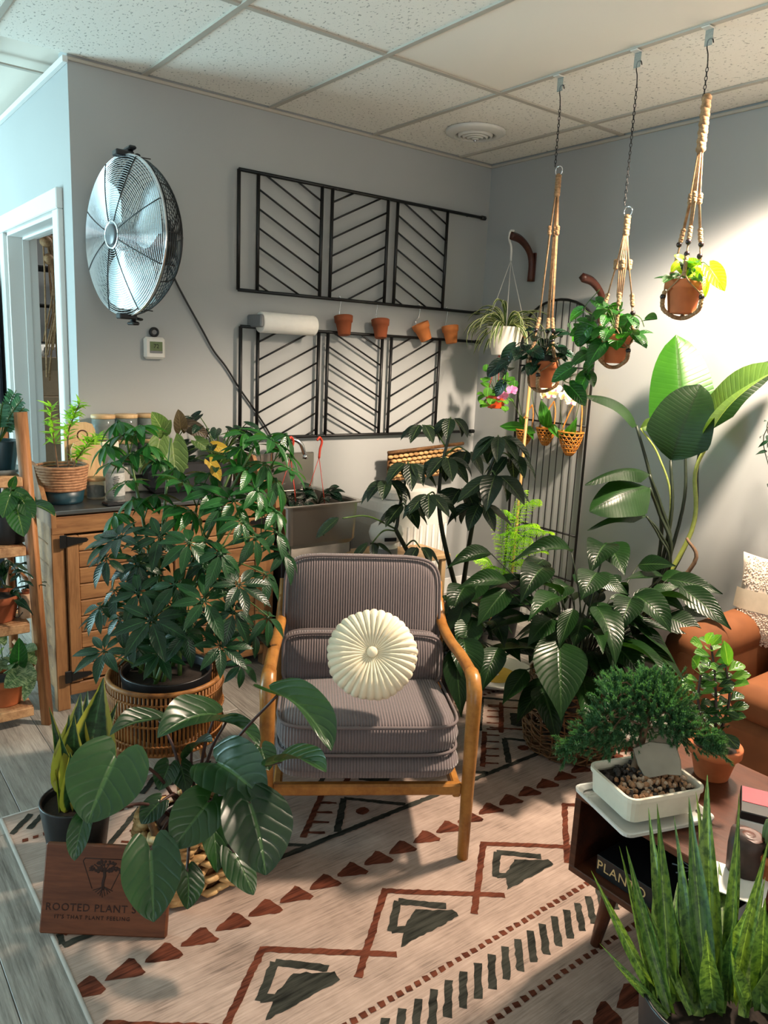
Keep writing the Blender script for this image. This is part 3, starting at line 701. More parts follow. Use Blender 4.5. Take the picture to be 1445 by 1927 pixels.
# round pleated pillow
rp_c = at(700, 1231, 2.26)
rp = thing('round_pillow', 'cream velvet round pleated pillow with a centre button', 'pillow', rp_c)
nrm = (TOCAM(rp_c)+Vector((0, 0, .18))).normalized(); q_ = nrm.to_track_quat('Z', 'Y').to_matrix()
vs = []; fs = []; NA = 34*6; prof = [(.012, .038), (.03, .043), (.055, .053), (.085, .054), (.11, .046), (.128, .028), (.134, .0), (.128, -.028), (.11, -.046), (.07, -.054), (.01, -.045)]
for i, (r_, z_) in enumerate(prof):
    for k in range(NA):
        a = 2*PI*k/NA; cr = abs(math.sin(a*17)) ; g = (cr**.55)
        ir = 1.0+(.025*math.sin(5*a+1)+.02*math.sin(9*a))*.35*(r_/.134)
        am = .010*min(1, r_/.06)
        vs.append(q_ @ Vector((r_*ir*(1-.03*(1-g)*(r_ > .1))*math.cos(a), r_*ir*(1-.03*(1-g)*(r_ > .1))*math.sin(a), z_-am*(1-g)*(1 if z_ > -.01 else -1))))
for i in range(len(prof)-1):
    for k in range(NA): fs.append((i*NA+k, (i+1)*NA+k, (i+1)*NA+(k+1) % NA, i*NA+(k+1) % NA))
MB().add(vs, fs, None, True).build('cover', M['velvet'], rp)
MB().lathe([(.0005, .052), (.010, .051), (.0155, .046), (.0165, .040), (.012, .036)], 24, (0, 0, 0), 1, 1, q_).build('button', M['velvet'], rp)

# ------------------------------------------------------------------ potting cabinet
CX0, CX1, CY0, CT = -2.642, -1.662, -.438, .815
cb = thing('potting_cabinet', 'honey pine two-door potting cabinet with black strap hinges', 'cabinet', ((CX0+CX1)/2, CY0, 0))
cw_, cd_ = CX1-CX0, .40
for s in (-1, 1):
    for yy in (.025, cd_-.025): part_box('corner_post', cb, (s*(cw_/2-.025), yy, CT/2-.01), (.05, .05, CT-.02), M['pine_v'], .003)
    for k in range(8):
        part_box('side_plank', cb, (s*(cw_/2-.022), cd_/2, .10+.088*k), (.014, cd_-.10, .086), M['pine'], .003)
part_box('top_rail', cb, (0, .012, CT-.045), (cw_-.002, .03, .07), M['pine'], .003); part_box('bottom_rail', cb, (0, .012, .085), (cw_-.10, .028, .05), M['pine'], .003)
part_box('back_panel', cb, (0, cd_-.012, CT/2), (cw_-.1, .012, CT-.1), M['pine'], .002)
part_box('floor_board', cb, (0, cd_/2, .10), (cw_-.1, cd_-.06, .016), M['pine'], .002)
part_box('top_sheet', cb, (0, cd_/2-.005, CT+.006), (cw_-.03, cd_+.01, .016), metal_mat('galvanised', '#8b9194', .35), .002)
for s in (-1, 1):
    prof = [(-.035, 0), (-.035, .05), (-.02, .07), (.08, .085), (.15, .15), (.20, .21), (cd_, .22), (cd_, 0)]
    m4 = Matrix(((0, 0, 1, s*(cw_/2-.004)-.009), (1, 0, 0, 0), (0, 1, 0, CT-.045), (0, 0, 0, 1)))
    MB().prism([(a, b) for a, b in prof], .018, m4).build('end_board', M['pine_v'], cb)
for d in (-1, 1):
    dw = (cw_-.11)/2; cx = d*(dw/2+.003)
    dr_ = MB().box((cx-d*0, -.006, .44), (.001, .001, .001)).build('door', M['pine_v'], cb)
    dz0, dz1 = .118, CT-.088
    for s in (-1, 1): MB().box((cx+s*(dw/2-.024), -.002, (dz0+dz1)/2), (.046, .02, dz1-dz0), .003).build('stile', M['pine_v'], dr_)
    nb = 9; hh = (dz1-dz0)/nb
    for k in range(nb): MB().box((cx, .003, dz0+hh*(k+.5)), (dw-.094, .014, hh-.003), .004).build('door_plank', M['pine'], dr_)
    for z in (dz0+.03, dz1-.018):
        hx = cx+d*(dw/2+.006)
        hg = MB(); hg.box((hx+d*.006, -.018, z), (.026, .006, .052), .002)
        hg.prism([(0, -.02), (-d*.03, -.014), (-d*.075, -.008), (-d*.082, 0), (-d*.075, .008), (-d*.03, .014), (0, .02)], .005, Matrix(((1, 0, 0, hx-d*.007), (0, 0, 1, -.021), (0, 1, 0, z), (0, 0, 0, 1))))
        hg.build('hinge', M['black'], dr_)

# ------------------------------------------------------------------ things on the cabinet
TZ = CT+.015
def on_cab(u, v, y): return wall1(u, v, y)
rb = thing('rope_planter', 'rope planter with teal base and a young feathery plant on the cabinet', 'plant', (-2.545, -.26, TZ))
MB().lathe([(.001, 0), (.075, 0), (.078, .01), (.084, .055), (.080, .056), (.001, .012)], 32).build('teal_base', M['teal'], rb)
for k in range(9):
    z = .058+.0112*k; r_ = .084+.0016*k
    MB().tube([(r_*math.cos(a), r_*math.sin(a), z+.0008*math.sin(7*a+k)) for a in np.linspace(0, 2*PI, 33)[:-1]], .0066, 7, closed=True).build('rope_coil', M['rope'], rb)
MB().lathe([(.096, .155), (.092, .150), (.08, .06)], 28).build('liner', M['clearp'], rb); MB().lathe([(.001, .138), (.088, .134)], 20).build('soil', M['soil'], rb)
random.seed(21); fr = variants('leaf', LM['fernd'], 3, shape='lance', w=.3, bend=.3, nl=4, nw=2)
o3 = rb.location
for top, pts in (((0, 0, 0), [(-.015, 0, .13), (-.03, -.01, .26), (-.035, .0, .385)]), ((0, 0, 0), [(.025, 0, .13), (.028, 0, .27), (.05, -.01, .345), (.075, -.01, .40)]), ((0, 0, 0), [(.04, 0, .13), (.06, -.01, .18), (.10, -.03, .235), (.14, -.03, .27)])):
    pp = [o3+Vector(p) for p in pts]; stem(rb, pp, (.004, .002), M['bark'])
    sp = spline(pp, 6)
    for k in range(5, len(sp)):
        for s in (-1, 1, -.4):
            for q in range(2):
                d = Vector((random.uniform(.2, 1)*s, random.uniform(-.6, .2), random.uniform(-.2, .5))).normalized()*random.uniform(.03, .06)
                put_leaf(rb, random.choice(fr), sp[k], sp[k]+d, (0, -.4, 1))
for k, (h_, lab) in enumerate(((.31, 'tall pale wooden board with a thumb hole behind the planter'), (.235, 'short pale wooden board leaning in front of the tall one'))):
    bd = thing('wooden_board', lab, 'board', (-2.435+.018*k, -.125-.03*k, TZ))
    w2_ = .064; pts = [(-w2_, 0), (w2_, 0), (w2_, h_-.035), (w2_-.012, h_-.008), (w2_-.035, h_), (-w2_+.035, h_), (-w2_+.012, h_-.008), (-w2_, h_-.035)]
    MB().prism(pts, .012, Matrix(((1, 0, 0, 0), (0, 0, -1, 0), (0, 1, 0, 0), (0, 0, 0, 1)))).build('board', M['birch'], bd)
    if k == 0: MB().lathe([(.018, -.0125), (.022, -.0135), (.024, -.0125)], 20, (0.01, 0, h_-.055), M=Matrix.Rotation(R(90), 3, 'X')@Matrix.Scale(-1, 3, (0, 0, 1))).build('hole_rim', M['bracket'], bd)
random.seed(8)
for r_ in range(2):
    for c in range(3):
        names = ['left', 'middle', 'right']
        j = thing('canister', '%s glass canister with bamboo lid in the %s row of the six' % (names[c], ['lower', 'upper'][r_]), 'jar', (-2.32+.104*c, -.085+.012*c, TZ+.115+.112*r_), group='stacked glass canisters')
        MB().lathe([(.001, 0), (.047, 0), (.049, .006), (.049, .092), (.047, .094), (.046, .09), (.046, .008), (.001, .006)], 24).build('glass', M['glass'], j)
        MB().lathe([(.001, .011), (.044, .011), (.045, .045+.01*((c+r_) % 3)), (.025, .055+.012*((c+r_) % 3)), (.001, .05)], 14).build('contents', M['soil'], j)
        MB().lathe([(.001, .094), (.050, .094), (.051, .097), (.051, .107), (.049, .110), (.001, .110)], 24).build('lid', M['birch'], j)
sb = thing('storage_box', 'pale grey storage box under the canisters', 'box', (-2.205, -.09, TZ)); part_box('body', sb, (0, 0, .0565), (.33, .15, .113), plain('pale_box', '#a9a59c', .6), .006); part_box('handle_slot', sb, (0, -.076, .07), (.06, .004, .016), M['blackp'], .001)
j = thing('glass_jar', 'short glass jar with wooden lid beside the spray bottle', 'jar', (-2.405, -.235, TZ))
MB().lathe([(.001, 0), (.036, 0), (.038, .005), (.038, .075), (.036, .076), (.035, .008), (.001, .006)], 24).build('glass', M['glass'], j); MB().lathe([(.001, .008), (.034, .008), (.033, .05), (.001, .055)], 16).build('contents', M['soil'], j); MB().lathe([(.001, .076), (.040, .076), (.040, .088), (.001, .089)], 24).build('lid', M['birch'], j)
sp_ = thing('spray_bottle', 'clear spray bottle with cream trigger head and printed label', 'bottle', (-2.345, -.30, TZ))
MB().lathe([(.001, 0), (.034, 0), (.038, .006), (.038, .125), (.034, .15), (.020, .175), (.013, .185), (.013, .195)], 28).build('bottle', M['clearp'], sp_)
MB().lathe([(.0385, .02), (.0388, .021), (.0388, .115), (.0385, .116)], 28).build('label', plain('bottle_label', '#a9aba8', .6, var=.12, scale=90), sp_)
for k in range(10): part_box('label_line', sp_, (-.012+.0005*k, -.0392, .03+.008*k), (.018+.01*((k*7) % 3)/2, .001, .003), M['blackp'], 0)
hd = MB(); hd.lathe([(.016, .188), (.018, .192), (.018, .208), (.012, .212)], 18); hd.box((-.008, 0, .232), (.05, .022, .034), .006); hd.box((-.04, 0, .236), (.03, .018, .016), .004); hd.box((-.028, 0, .214), (.008, .012, .03), .002, Matrix.Rotation(.4, 3, 'Y')); hd.build('trigger_head', M['cream'], sp_)
ph = thing('phone', 'black phone lying flat on the cabinet edge', 'phone', (-2.375, -.40, TZ)); part_box('body', ph, (0, 0, .006), (.10, .055, .011), M['blackp'], .003, Matrix.Rotation(R(8), 3, 'Z'))
part_box('screen', ph, (0, 0, .0118), (.09, .045, .0006), plain('phone_glass', '#07080a', .08), 0, Matrix.Rotation(R(8), 3, 'Z'))
bgb = thing('black_bag', 'black padded rounded bag behind the schefflera on the cabinet', 'bag', (-2.03, -.20, TZ))
bm = MB(); bm.box((0, 0, .062), (.30, .13, .12), .028); bm.build('body', plain('black_fabric', '#1c1d21', .85), bgb); part_tube('zip', bgb, [(-.13, -.066, .08), (.13, -.066, .08)], .003, M['blackp']); part_box('strap', bgb, (.151, 0, .06), (.008, .05, .04), M['blackp'], .002)
def rosette(name, label, loc, potr, poth, potmat, leaves, lm, cat='plant', stemmat=None):
    p = thing(name, label, cat, loc); pot_part(p, potr*.75, potr, poth, potmat, rim=.004 if potmat in (M['terra'], M['terra2']) else 0)
    mid = p.location+Vector((0, 0, poth*.85))
    for B, T, N, mesh, ws in leaves:
        B = Vector(B); stem(p, [mid+Vector((random.uniform(-.02, .02), random.uniform(-.02, .02), 0)), mid.lerp(B, .5)+Vector((0, 0, .03)), B], (.0035, .002), stemmat or M['stem_g'])
        put_leaf(p, mesh, B, T, N, ws)
    return p
random.seed(31)
hv = variants('leaf', LM['antho'], 3, shape='heart', w=.62, bend=.5, lobe=.22, fold=.16); hvb = variants('leaf', LM['bronze'], 2, shape='heart', w=.55, bend=.6, lobe=.2, fold=.16); hvy = variants('leaf', LM['yellow'], 1, shape='heart', w=.55, bend=.6, lobe=.2)
def apx(u, v, y): return wall1(u, v, y)
Lf = []
for (b, t_, m_, y) in (((308, 812), (285, 775), hv[0], -.2), ((305, 815), (322, 790), hv[1], -.2), ((300, 830), (290, 880), hv[0], -.22), ((325, 835), (330, 905), hv[2], -.22), ((340, 808), (335, 770), hvb[0], -.16), ((352, 800), (392, 822), hvb[1], -.16), ((370, 830), (398, 850), hv[2], -.2), ((330, 870), (355, 880), hv[0], -.24), ((402, 838), (432, 848), hvy[0], -.22), ((395, 870), (415, 905), hvy[0], -.24), ((285, 850), (262, 880), hv[1], -.18)):
    Lf.append((apx(*b, y), apx(*t_, y-.03), (-.3, -1, .25), m_, 1.15))
rosette('anthurium', 'velvety heart-leaved anthurium in a dark pot on the cabinet', (-2.02, -.075, TZ), .06, .11, M['blackp'], Lf, None)
random.seed(33)
pv = variants('leaf', LM['dark'], 3, shape='heart', w=.6, bend=.6, lobe=.18, fold=.14); Lf = []
for k in range(26):
    a = random.uniform(0, 2*PI); r_ = random.uniform(.05, .17); z = random.uniform(.1, .33)
    c = Vector((-1.80, -.15, TZ)); B = c+Vector((r_*math.cos(a), r_*.6*math.sin(a), z)); Lf.append((B, B+Vector((math.cos(a), math.sin(a)*.7-.3, -.55)).normalized()*random.uniform(.06, .09), (math.cos(a)*.3, -.5, .7), random.choice(pv), 1.0))
rosette('leafy_pot_plant', 'bushy dark green plant at the right end of the cabinet', (-1.80, -.15, TZ), .07, .12, M['blackp'], Lf, None)
# ------------------------------------------------------------------ wall fan
fc = Vector((-2.268, -.335, 1.885))
fan = thing('wall_fan', 'large black-caged wall fan with shiny metal blades', 'fan', fc)
FR = .300
q_ = Vector((-.985, -.17, 0)).normalized().to_track_quat('Z', 'Y').to_matrix()      # fan axis
def fp(x, y, z): return q_ @ Vector((x, y, z))
zf = lambda r: .085 - .045*(r/FR)**2                                                   # front dome
g = MB()
for k in range(30):
    r = .052+(FR-.052)*k/29
    g.tube([fp(r*math.cos(a), r*math.sin(a), zf(r)) for a in np.linspace(0, 2*PI, 57)[:-1]], .0016, 5, closed=True)
g.build('front_guard_rings', M['chrome'], fan)
for k in range(8):
    a = 2*PI*(k+.5)/8; part_tube('front_guard_spoke', fan, [fp(r*math.cos(a), r*math.sin(a), zf(r)+.002) for r in np.linspace(.05, FR, 8)]+[fp((FR+.004)*math.cos(a), (FR+.004)*math.sin(a), -.02)], .0022, M['black'], 5)
MB().tube([fp(FR*math.cos(a), FR*math.sin(a), .03) for a in np.linspace(0, 2*PI, 65)[:-1]], .006, 6, closed=True).build('rim_band', M['chrome'], fan)
g = MB()
for k in range(14):
    t = k/13; r = FR*(1-.42*t**2); z = .02-.14*t
    g.tube([fp(r*math.cos(a), r*math.sin(a), z) for a in np.linspace(0, 2*PI, 57)[:-1]], .0016, 5, closed=True)
for k in range(10):
    r = FR*.58*(1-k/10.5)
    g.tube([fp(r*math.cos(a), r*math.sin(a), -.12-.004*k) for a in np.linspace(0, 2*PI, 41)[:-1]], .0016, 5, closed=True)
g.build('rear_guard_rings', M['black'], fan)
for k in range(10):
    a = 2*PI*k/10; part_tube('rear_guard_spoke', fan, [fp(FR*(1-.42*t**2)*math.cos(a), FR*(1-.42*t**2)*math.sin(a), .02-.14*t) for t in np.linspace(0, 1, 6)]+[fp(.06*math.cos(a), .06*math.sin(a), -.155)], .0024, M['black'], 5)
MB().lathe([(.001, .094), (.034, .093), (.040, .090), (.042, .084), (.034, .082)], 24, M=q_).build('badge', plain('badge_grey', '#5a6066', .3), fan)
MB().lathe([(.046, .086), (.050, .089), (.054, .086)], 24, M=q_).build('badge_ring', M['chrome'], fan)
for k in range(3):
    a0 = 2*PI*k/3+.5; vs = []; fs = []; NB = 10
    for i in range(9):
        r = .05+.225*i/8; wdt = .55+.35*math.sin(PI*min(1, i/8*1.05+.1))
        for j in range(NB+1):
            s = j/NB-.5; a = a0+s*2*wdt*.95; z = .03-.055*(s+.5)+.02*math.sin(PI*(s+.5))
            vs.append(fp(r*math.cos(a), r*math.sin(a), z))
    for i in range(8):
        for j in range(NB): q = i*(NB+1)+j; fs.append((q, q+1, q+NB+2, q+NB+1))
    MB().add(vs, fs, None, True).build('blade', M['alu'], fan)
MB().lathe([(.001, .05), (.05, .05), (.055, .04), (.055, -.01), (.001, -.012)], 24, M=q_).build('hub', M['blackp'], fan)
MB().lathe([(.001, -.02), (.075, -.03), (.085, -.05), (.085, -.14), (.06, -.17), (.001, -.175)], 28, M=q_).build('motor', M['blackp'], fan)
for s in (-1, 1):
    kb_ = MB(); kb_.lathe([(.001, 0), (.012, 0), (.012, s*.03), (.001, s*.03)], 12, (0, 0, s*(FR-.005))); kb_.box((0, 0, s*(FR+.03)), (.03, .07, .014), .005); kb_.build('clamp_knob', M['blackp'], fan)
    part_box('clamp', fan, (-.03, -.01, s*(FR+.004)), (.07, .05, .022), M['blackp'], .004)
yk = [Vector((0, 0, FR+.012))]+[Vector((.0, .31*math.sin(a), (FR+.012)*math.cos(a))) for a in np.linspace(.15, PI-.15, 13)]+[Vector((0, 0, -FR-.012))]
MB().tube([p+Vector((.03, 0, 0)) for p in yk], .012, 8, flat=.5).build('yoke', M['black'], fan)
mp = wall1(312, 455, -.006)-fc
part_box('wall_plate', fan, (mp.x, mp.y, mp.z), (.05, .012, .19), M['black'], .003); part_box('bracket_arm', fan, (mp.x*.55, mp.y-.04, mp.z*.9), (mp.x*.95, .05, .12), M['black'], .006)
for z in (-.07, 0, .07): MB().lathe([(.001, 0), (.006, 0), (.006, .006), (.001, .007)], 8, (mp.x, mp.y-.006, mp.z+z), M=Matrix.Rotation(R(90), 3, 'X')).build('bolt', M['chrome'], fan)
cd = [wall1(u, v, -.012)-fc for u, v in ((314, 490), (330, 528), (352, 570), (380, 620), (402, 660), (425, 690), (450, 730), (478, 770), (505, 812), (530, 860), (545, 900))]
MB().tube(spline(cd, 6), .0048, 8).build('power_cord', M['blackp'], fan)

# thermostat and sensor
tp = wall1(288, 655)
th = thing('thermostat', 'white square wall thermostat with green screen', 'thermostat', tp)
part_box('body', th, (0, -.014, 0), (.098, .028, .098), M['whitep'], .010); part_box('screen', th, (.004, -.0292, .004), (.058, .002, .05), M['screen'], 0); part_box('screen_bar', th, (.004, -.0298, -.017), (.056, .0016, .01), M['gsteel'], 0)
dg = text_mesh('digits', '72', .026, M['dark'], .0003); o = inst('digits', dg, th, (.004, -.0306, .008), (R(90), 0, 0))
sn = thing('wall_sensor', 'small round black sensor above the thermostat', 'sensor', wall1(288, 625))
MB().lathe([(.001, 0), (.020, 0), (.022, .006), (.022, .018), (.018, .024), (.014, .022), (.012, .016), (.001, .015)], 24, M=Matrix.Rotation(R(90), 3, 'X')).build('housing', M['blackp'], sn); MB().lathe([(.001, .0165), (.011, .0165)], 16, M=Matrix.Rotation(R(90), 3, 'X')).build('lens', M['gsteel'], sn)

# ------------------------------------------------------------------ chevron wall trellises
def wall_trellis(label, zt, zb, x0, x1, xs, dirs, pitch):
    t = thing('wall_trellis', label, 'trellis', ((x0+x1)/2, -.03, zb), group='chevron wall trellises'); ox = (x0+x1)/2; H = zt-zb
    for z in (0, H):
        part_tube('rail', t, [(x0-ox, 0, z), (x1-ox, 0, z)], .009, M['black'], 6); part_tube('rail_cap', t, [(x1-ox-.03, 0, z), (x1-ox+.002, 0, z)], .013, M['black'], 6)
    part_tube('end_stile', t, [(x0-ox, 0, 0), (x0-ox, 0, H)], .009, M['black'], 6)
    for i, (a, b) in enumerate(xs):
        for x in (a, b): part_tube('stile', t, [(x-ox, 0, 0), (x-ox, 0, H)], .009, M['black'], 6)
        w = b-a; sl = dirs[i]*.70*w/ w; m = dirs[i]*.50
        k = -12
        while k < 24:
            z0 = k*pitch + pitch*.4                          # height at left stile
            z1 = z0+m*w
            p, q = (a, z0), (b, z1)
            # clip to the frame height
            pts = []
            for s in (0.0, 1.0):
                pts.append([a+(b-a)*s, z0+(z1-z0)*s])
            lo, hi = 0.0, 1.0
            dz = z1-z0
            for bound, sg in ((0.0, 1), (H, -1)):
                f0 = sg*(z0-bound); f1 = sg*(z1-bound)
                if f0 < 0 and f1 < 0: lo, hi = 1, 0; break
                if f0 < 0: lo = max(lo, f0/(f0-f1))
                if f1 < 0: hi = min(hi, f0/(f0-f1))
            if hi-lo > .06:
                part_tube('slat', t, [(a+w*lo-ox, 0, z0+dz*lo), (a+w*hi-ox, 0, z0+dz*hi)], .0050, M['black'], 5)
            k += 1
    for x in (x0+.12, x1-.12):
        part_tube('standoff', t, [(x-ox, 0, H), (x-ox, .029, H)], .006, M['black'], 6)
X = lambda u, v: wall1(u, v, -.03).x
Zt = wall1(680, 363, -.03).z; Zb = wall1(680, 566, -.03).z
wall_trellis('upper black metal wall trellis, its outer panels slanting down to the right', wall1(449, 318, -.03).z, wall1(456, 546, -.03).z, X(449, 400), X(913, 405),
             [(X(485, 440), X(604, 450)), (X(623, 460), X(727, 470)), (X(745, 470), X(838, 480))], (-1, 1, -1), .0872)
wall_trellis('lower black metal wall trellis behind the sink tap and hanging pots', wall1(453, 614, -.03).z, wall1(640, 819, -.03).z, X(452, 700), X(902, 640),
             [(X(484, 720), X(598, 700)), (X(615, 700), X(716, 720)), (X(733, 720), X(822, 740))], (1, -1, 1), .0872)
tw = thing('paper_towel_roll', 'white paper towel roll on a grey wall holder', 'paper towel', wall1(468, 604))
part_box('holder', tw, (.0, -.07, 0), (.02, .14, .06), M['gsteel'], .006)
MB().lathe([(.018, .015), (.048, .015), (.050, .02), (.050, .318), (.048, .322), (.018, .322)], 28, (0, -.085, -.005), M=Matrix.Rotation(R(90), 3, 'Y')).build('roll', M['paper'], tw)
MB().tube([(.01, -.085, -.005), (.335, -.085, -.005)], .012, 10).build('rod', M['gsteel'], tw)
zrl = wall1(680, 566, -.03).z
for k, (u, v, tilt, mt, lab) in enumerate(((647, 612, .02, 'terra2', 'leftmost small terracotta pot hung on the trellis, pale rim'), (716, 618, .05, 'terra2', 'second small terracotta pot from the left, with dark soot bands'), (796, 624, -.42, 'terra3', 'tilted orange terracotta pot hanging from the trellis'), (848, 629, -.06, 'terra3', 'rightmost small terracotta pot hanging from the trellis'))):
    p = wall1(u, v, -.075); hp = thing('hanging_pot', lab, 'pot', p, group='empty clay pots on the trellis')
    Rm = Matrix.Rotation(tilt, 3, 'Y') @ Matrix.Rotation(-.18, 3, 'X')
    MB().lathe([(.001, -.052), (.030, -.052), (.032, -.050), (.042, .014), (.047, .015), (.050, .046), (.047, .048), (.043, .046), (.040, .012), (.028, -.045), (.001, -.045)], 28, M=Rm).build('pot', M[mt], hp)
    zz = zrl-p.z; part_tube('hook', hp, spline([Rm@Vector((0, .04, .0)), Rm@Vector((0, .035, .06)), (0, .045, zz-.06), (.006, .045, zz-.015), (.0, .045, zz+.0115), (-.008, .052, zz+.004)], 5), .0022, M['chrome'], 5)

# ceiling vent
vt = thing('ceiling_vent', 'round white ceiling air diffuser with concentric rings', 'vent', (-.545, -.43, CZ))
MB().lathe([(.150, .006), (.150, -.004), (.140, -.010), (.108, -.020), (.100, -.018), (.100, .004)], 48).build('flange', M['whitep'], vt)
for k, r in enumerate((.088, .066, .044, .022)): MB().lathe([(r, -.010-.004*k), (r-.004, -.022-.004*k), (r-.012, -.026-.004*k), (r-.010, -.012-.004*k)], 40).build('ring', M['whitep'], vt)
MB().lathe([(.001, .004), (.100, .004)], 32).build('duct', M['dark'], vt); MB().sphere((0, 0, -.038), .008).build('screw', M['chrome'], vt)
for a in (0, PI/2): part_tube('cross_bar', vt, [(.098*math.cos(a), .098*math.sin(a), -.012), (-.098*math.cos(a), -.098*math.sin(a), -.012)], .004, M['whitep'])

# ------------------------------------------------------------------ macrame hangers on the ceiling bar
HX = -.85
def chain(label, y, ztop, zbot, k):
    c = thing('ceiling_clip', ['clear plastic hook clip nearest the room corner', 'clear plastic ceiling hook clip in the middle of the bar', 'clear plastic hook clip nearest the camera on the ceiling bar'][k], 'hook', (gx[1], y, CZ-.003), group='ceiling hook clips')
    part_box('plate', c, (0, 0, -.003), (.04, .03, .004), M['whitep'], .001); part_box('tab', c, (.008, 0, -.03), (.004, .028, .05), M['clearp'], .001)
    h = thing('hanging_chain', label, 'chain', (HX+.004, y, ztop), group='black hanging chains')
    part_tube('hook', h, spline([(.004, -.010, -.002), (.004, -.004, .012), (.004, .010, .010), (.004, .012, -.012), (0, .003, -.035), (0, 0, -.065)], 5), .0022, M['black'], 5)
    n = int((ztop-.065-zbot)/.0135)
    lk = MB().tube([(.0042*math.cos(a), 0, .0085*math.sin(a)) for a in np.linspace(0, 2*PI, 11)[:-1]], .0014, 4, closed=True).mesh('link', M['black'])
    for i in range(n): inst('link', lk, h, (0, 0, -.070-.0135*i), (0, 0, R(90)*(i % 2)+.3))
    return h
chain('long black chain holding the hanger nearest the room corner', -1.240, CZ-.045, 2.245, 0)
chain('longest black chain holding the middle hanger', -1.598, CZ-.045, 2.06, 1)
chain('short black chain holding the hanger nearest the couch', -1.875, CZ-.045, 2.375, 2)
MJ = M['jute']
def macrame(label, y, ztop, zrim, zbot, style, pr_):
    m = thing('macrame_hanger', label, 'plant hanger', (HX, y, ztop), group='jute macrame hangers')
    H = ztop-zrim; zb = zbot-ztop; zr = -H
    if style != 2:
        part_tube('ring', m, [(0, .018*math.cos(a), -.01+.018*math.sin(a)) for a in np.linspace(0, 2*PI, 17)[:-1]], .0022, M['chrome'], 6, closed=True)
    def knotchain(name, pts, r):
        pts = spline(pts, 6); kb_ = MB()
        L = sum((pts[i+1]-pts[i]).length for i in range(len(pts)-1)); nn = max(2, int(L/(r*.72))); 
        for i in range(nn+1):
            f = i/nn*(len(pts)-1); j = min(len(pts)-2, int(f)); p = pts[j].lerp(pts[j+1], f-j)
            kb_.sphere(p, (r*(1.05 if i % 2 else .85), r*(.85 if i % 2 else 1.05), r*.85), 7, 5)
        kb_.build(name, MJ, m)
    if style == 0: zs = (-.03, -.10, -.24, -.45); ko = .017
    elif style == 1: zs = (-.03, -.09, -.20, -.33); ko = .017
    else: zs = (0.0, -.16, -.32, -.44); ko = .018
    knotchain('top_wrap', [(0, 0, zs[0]), (0, 0, zs[1])], ko*(.8 if style != 2 else 1.0))
    narm = {0: 3, 1: 4, 2: 3}[style]
    ph0 = {0: 2.6, 1: 2.2, 2: 3.6}[style]
    for k in range(narm):
        a = ph0+2*PI*k/narm; dx, dy = math.cos(a), math.sin(a)
        f = lambda r, z: Vector((r*dx, r*dy, z))
        rr = pr_+.006
        zmid = zr+.10 if style != 1 else zr+.075
        topspread = .032 if style != 1 else .045
        # bundle of straight cords
        for s in ((-1.2, -.4, .4, 1.2) if style != 1 else (-1.5, -.5, .5, 1.5)):
            off = Vector((-dy*s*.0042, dx*s*.0042, 0)) if style != 1 else Vector((-dy*s*.008, dx*s*.008, 0))
            part_tube('cord', m, [f(.006, zs[1])+off*.4, f(topspread*.5, zs[2])+off, f(topspread, zmid+.07)+off*.7], .0027, MJ, 5)
        knotchain('knot', [f(topspread*.55, zs[2]-.012), f(topspread*.58, zs[2]+.012)], .010)
        knotchain('knot_row', [f(topspread, zmid+.075), f(topspread+.006, zmid+.04)], .0095)
        bd = MB(); 
        for zq in ((.028, -.012) if style != 1 else (.01,)): bd.sphere(f(topspread+.010, zmid+zq), .0105, 10, 7)
        bd.build('bead', M['bead'], m)
        knotchain('knot_row', [f(topspread+.012, zmid-.02), f(rr*.9, zr+.02)] if style != 1 else [f(topspread+.014, zmid-.005), f(rr*.85, zr+.03)], .0085)
        part_tube('cord', m, [f(topspread, zmid+.07), f(topspread+.012, zmid-.01), f(rr*.9, zr+.02)], .0032, MJ, 5)
        # splitting cords cradling the pot
        for s in (-1, 1):
            a2 = a+s*PI/narm; hx = Vector((rr*math.cos(a+s*.28), rr*math.sin(a+s*.28), zr-.005))
            part_tube('cord', m, spline([f(rr*.9, zr+.025), hx, Vector(((rr)*math.cos(a2), (rr)*math.sin(a2), zr-.045))], 4), .0027, MJ, 5)
        a3 = a+PI/narm; g = lambda r, z: Vector((r*math.cos(a3), r*math.sin(a3), z))
        MB().sphere(g(rr+.004, zr-.055), .0105, 10, 7).build('bead', M['bead'], m)
        rb_ = pr_*.78
        knotchain('knot_row', [g(rr, zr-.04), g(rr+.004, zr-.07), g(rb_+.016, zb+.018), g(rb_*.55, zb-.004), g(0, zb-.008)], .0088)
    return m
def hang_plant(name, label, y, zrim, zbot, r1, potmat, extra=None):
    p = thing(name, label, 'plant', (HX, y, zbot+.004)); h = zrim-zbot
    pot_part(p, r1*.70, r1-.004, h, potmat, rim=.004); return p
HY = (-1.266, -1.619, -1.889)
macrame('jute macrame hanger with long straight cords nearest the room corner', HY[0], 2.245, 1.478, 1.362, 0, .062)
macrame('short full-corded jute macrame hanger in the middle', HY[1], 2.050, 1.588, 1.476, 1, .064)
macrame('jute macrame hanger with thick wrapped top nearest the couch', HY[2], 2.373, 1.776, 1.658, 2, .064)
random.seed(41)
hl = {k: variants('leaf', LM[k], 3, shape='heart', w=.72, bend=.6, lobe=.16, fold=.14) for k in ('dark', 'pothos', 'lime', 'philo', 'satin')}
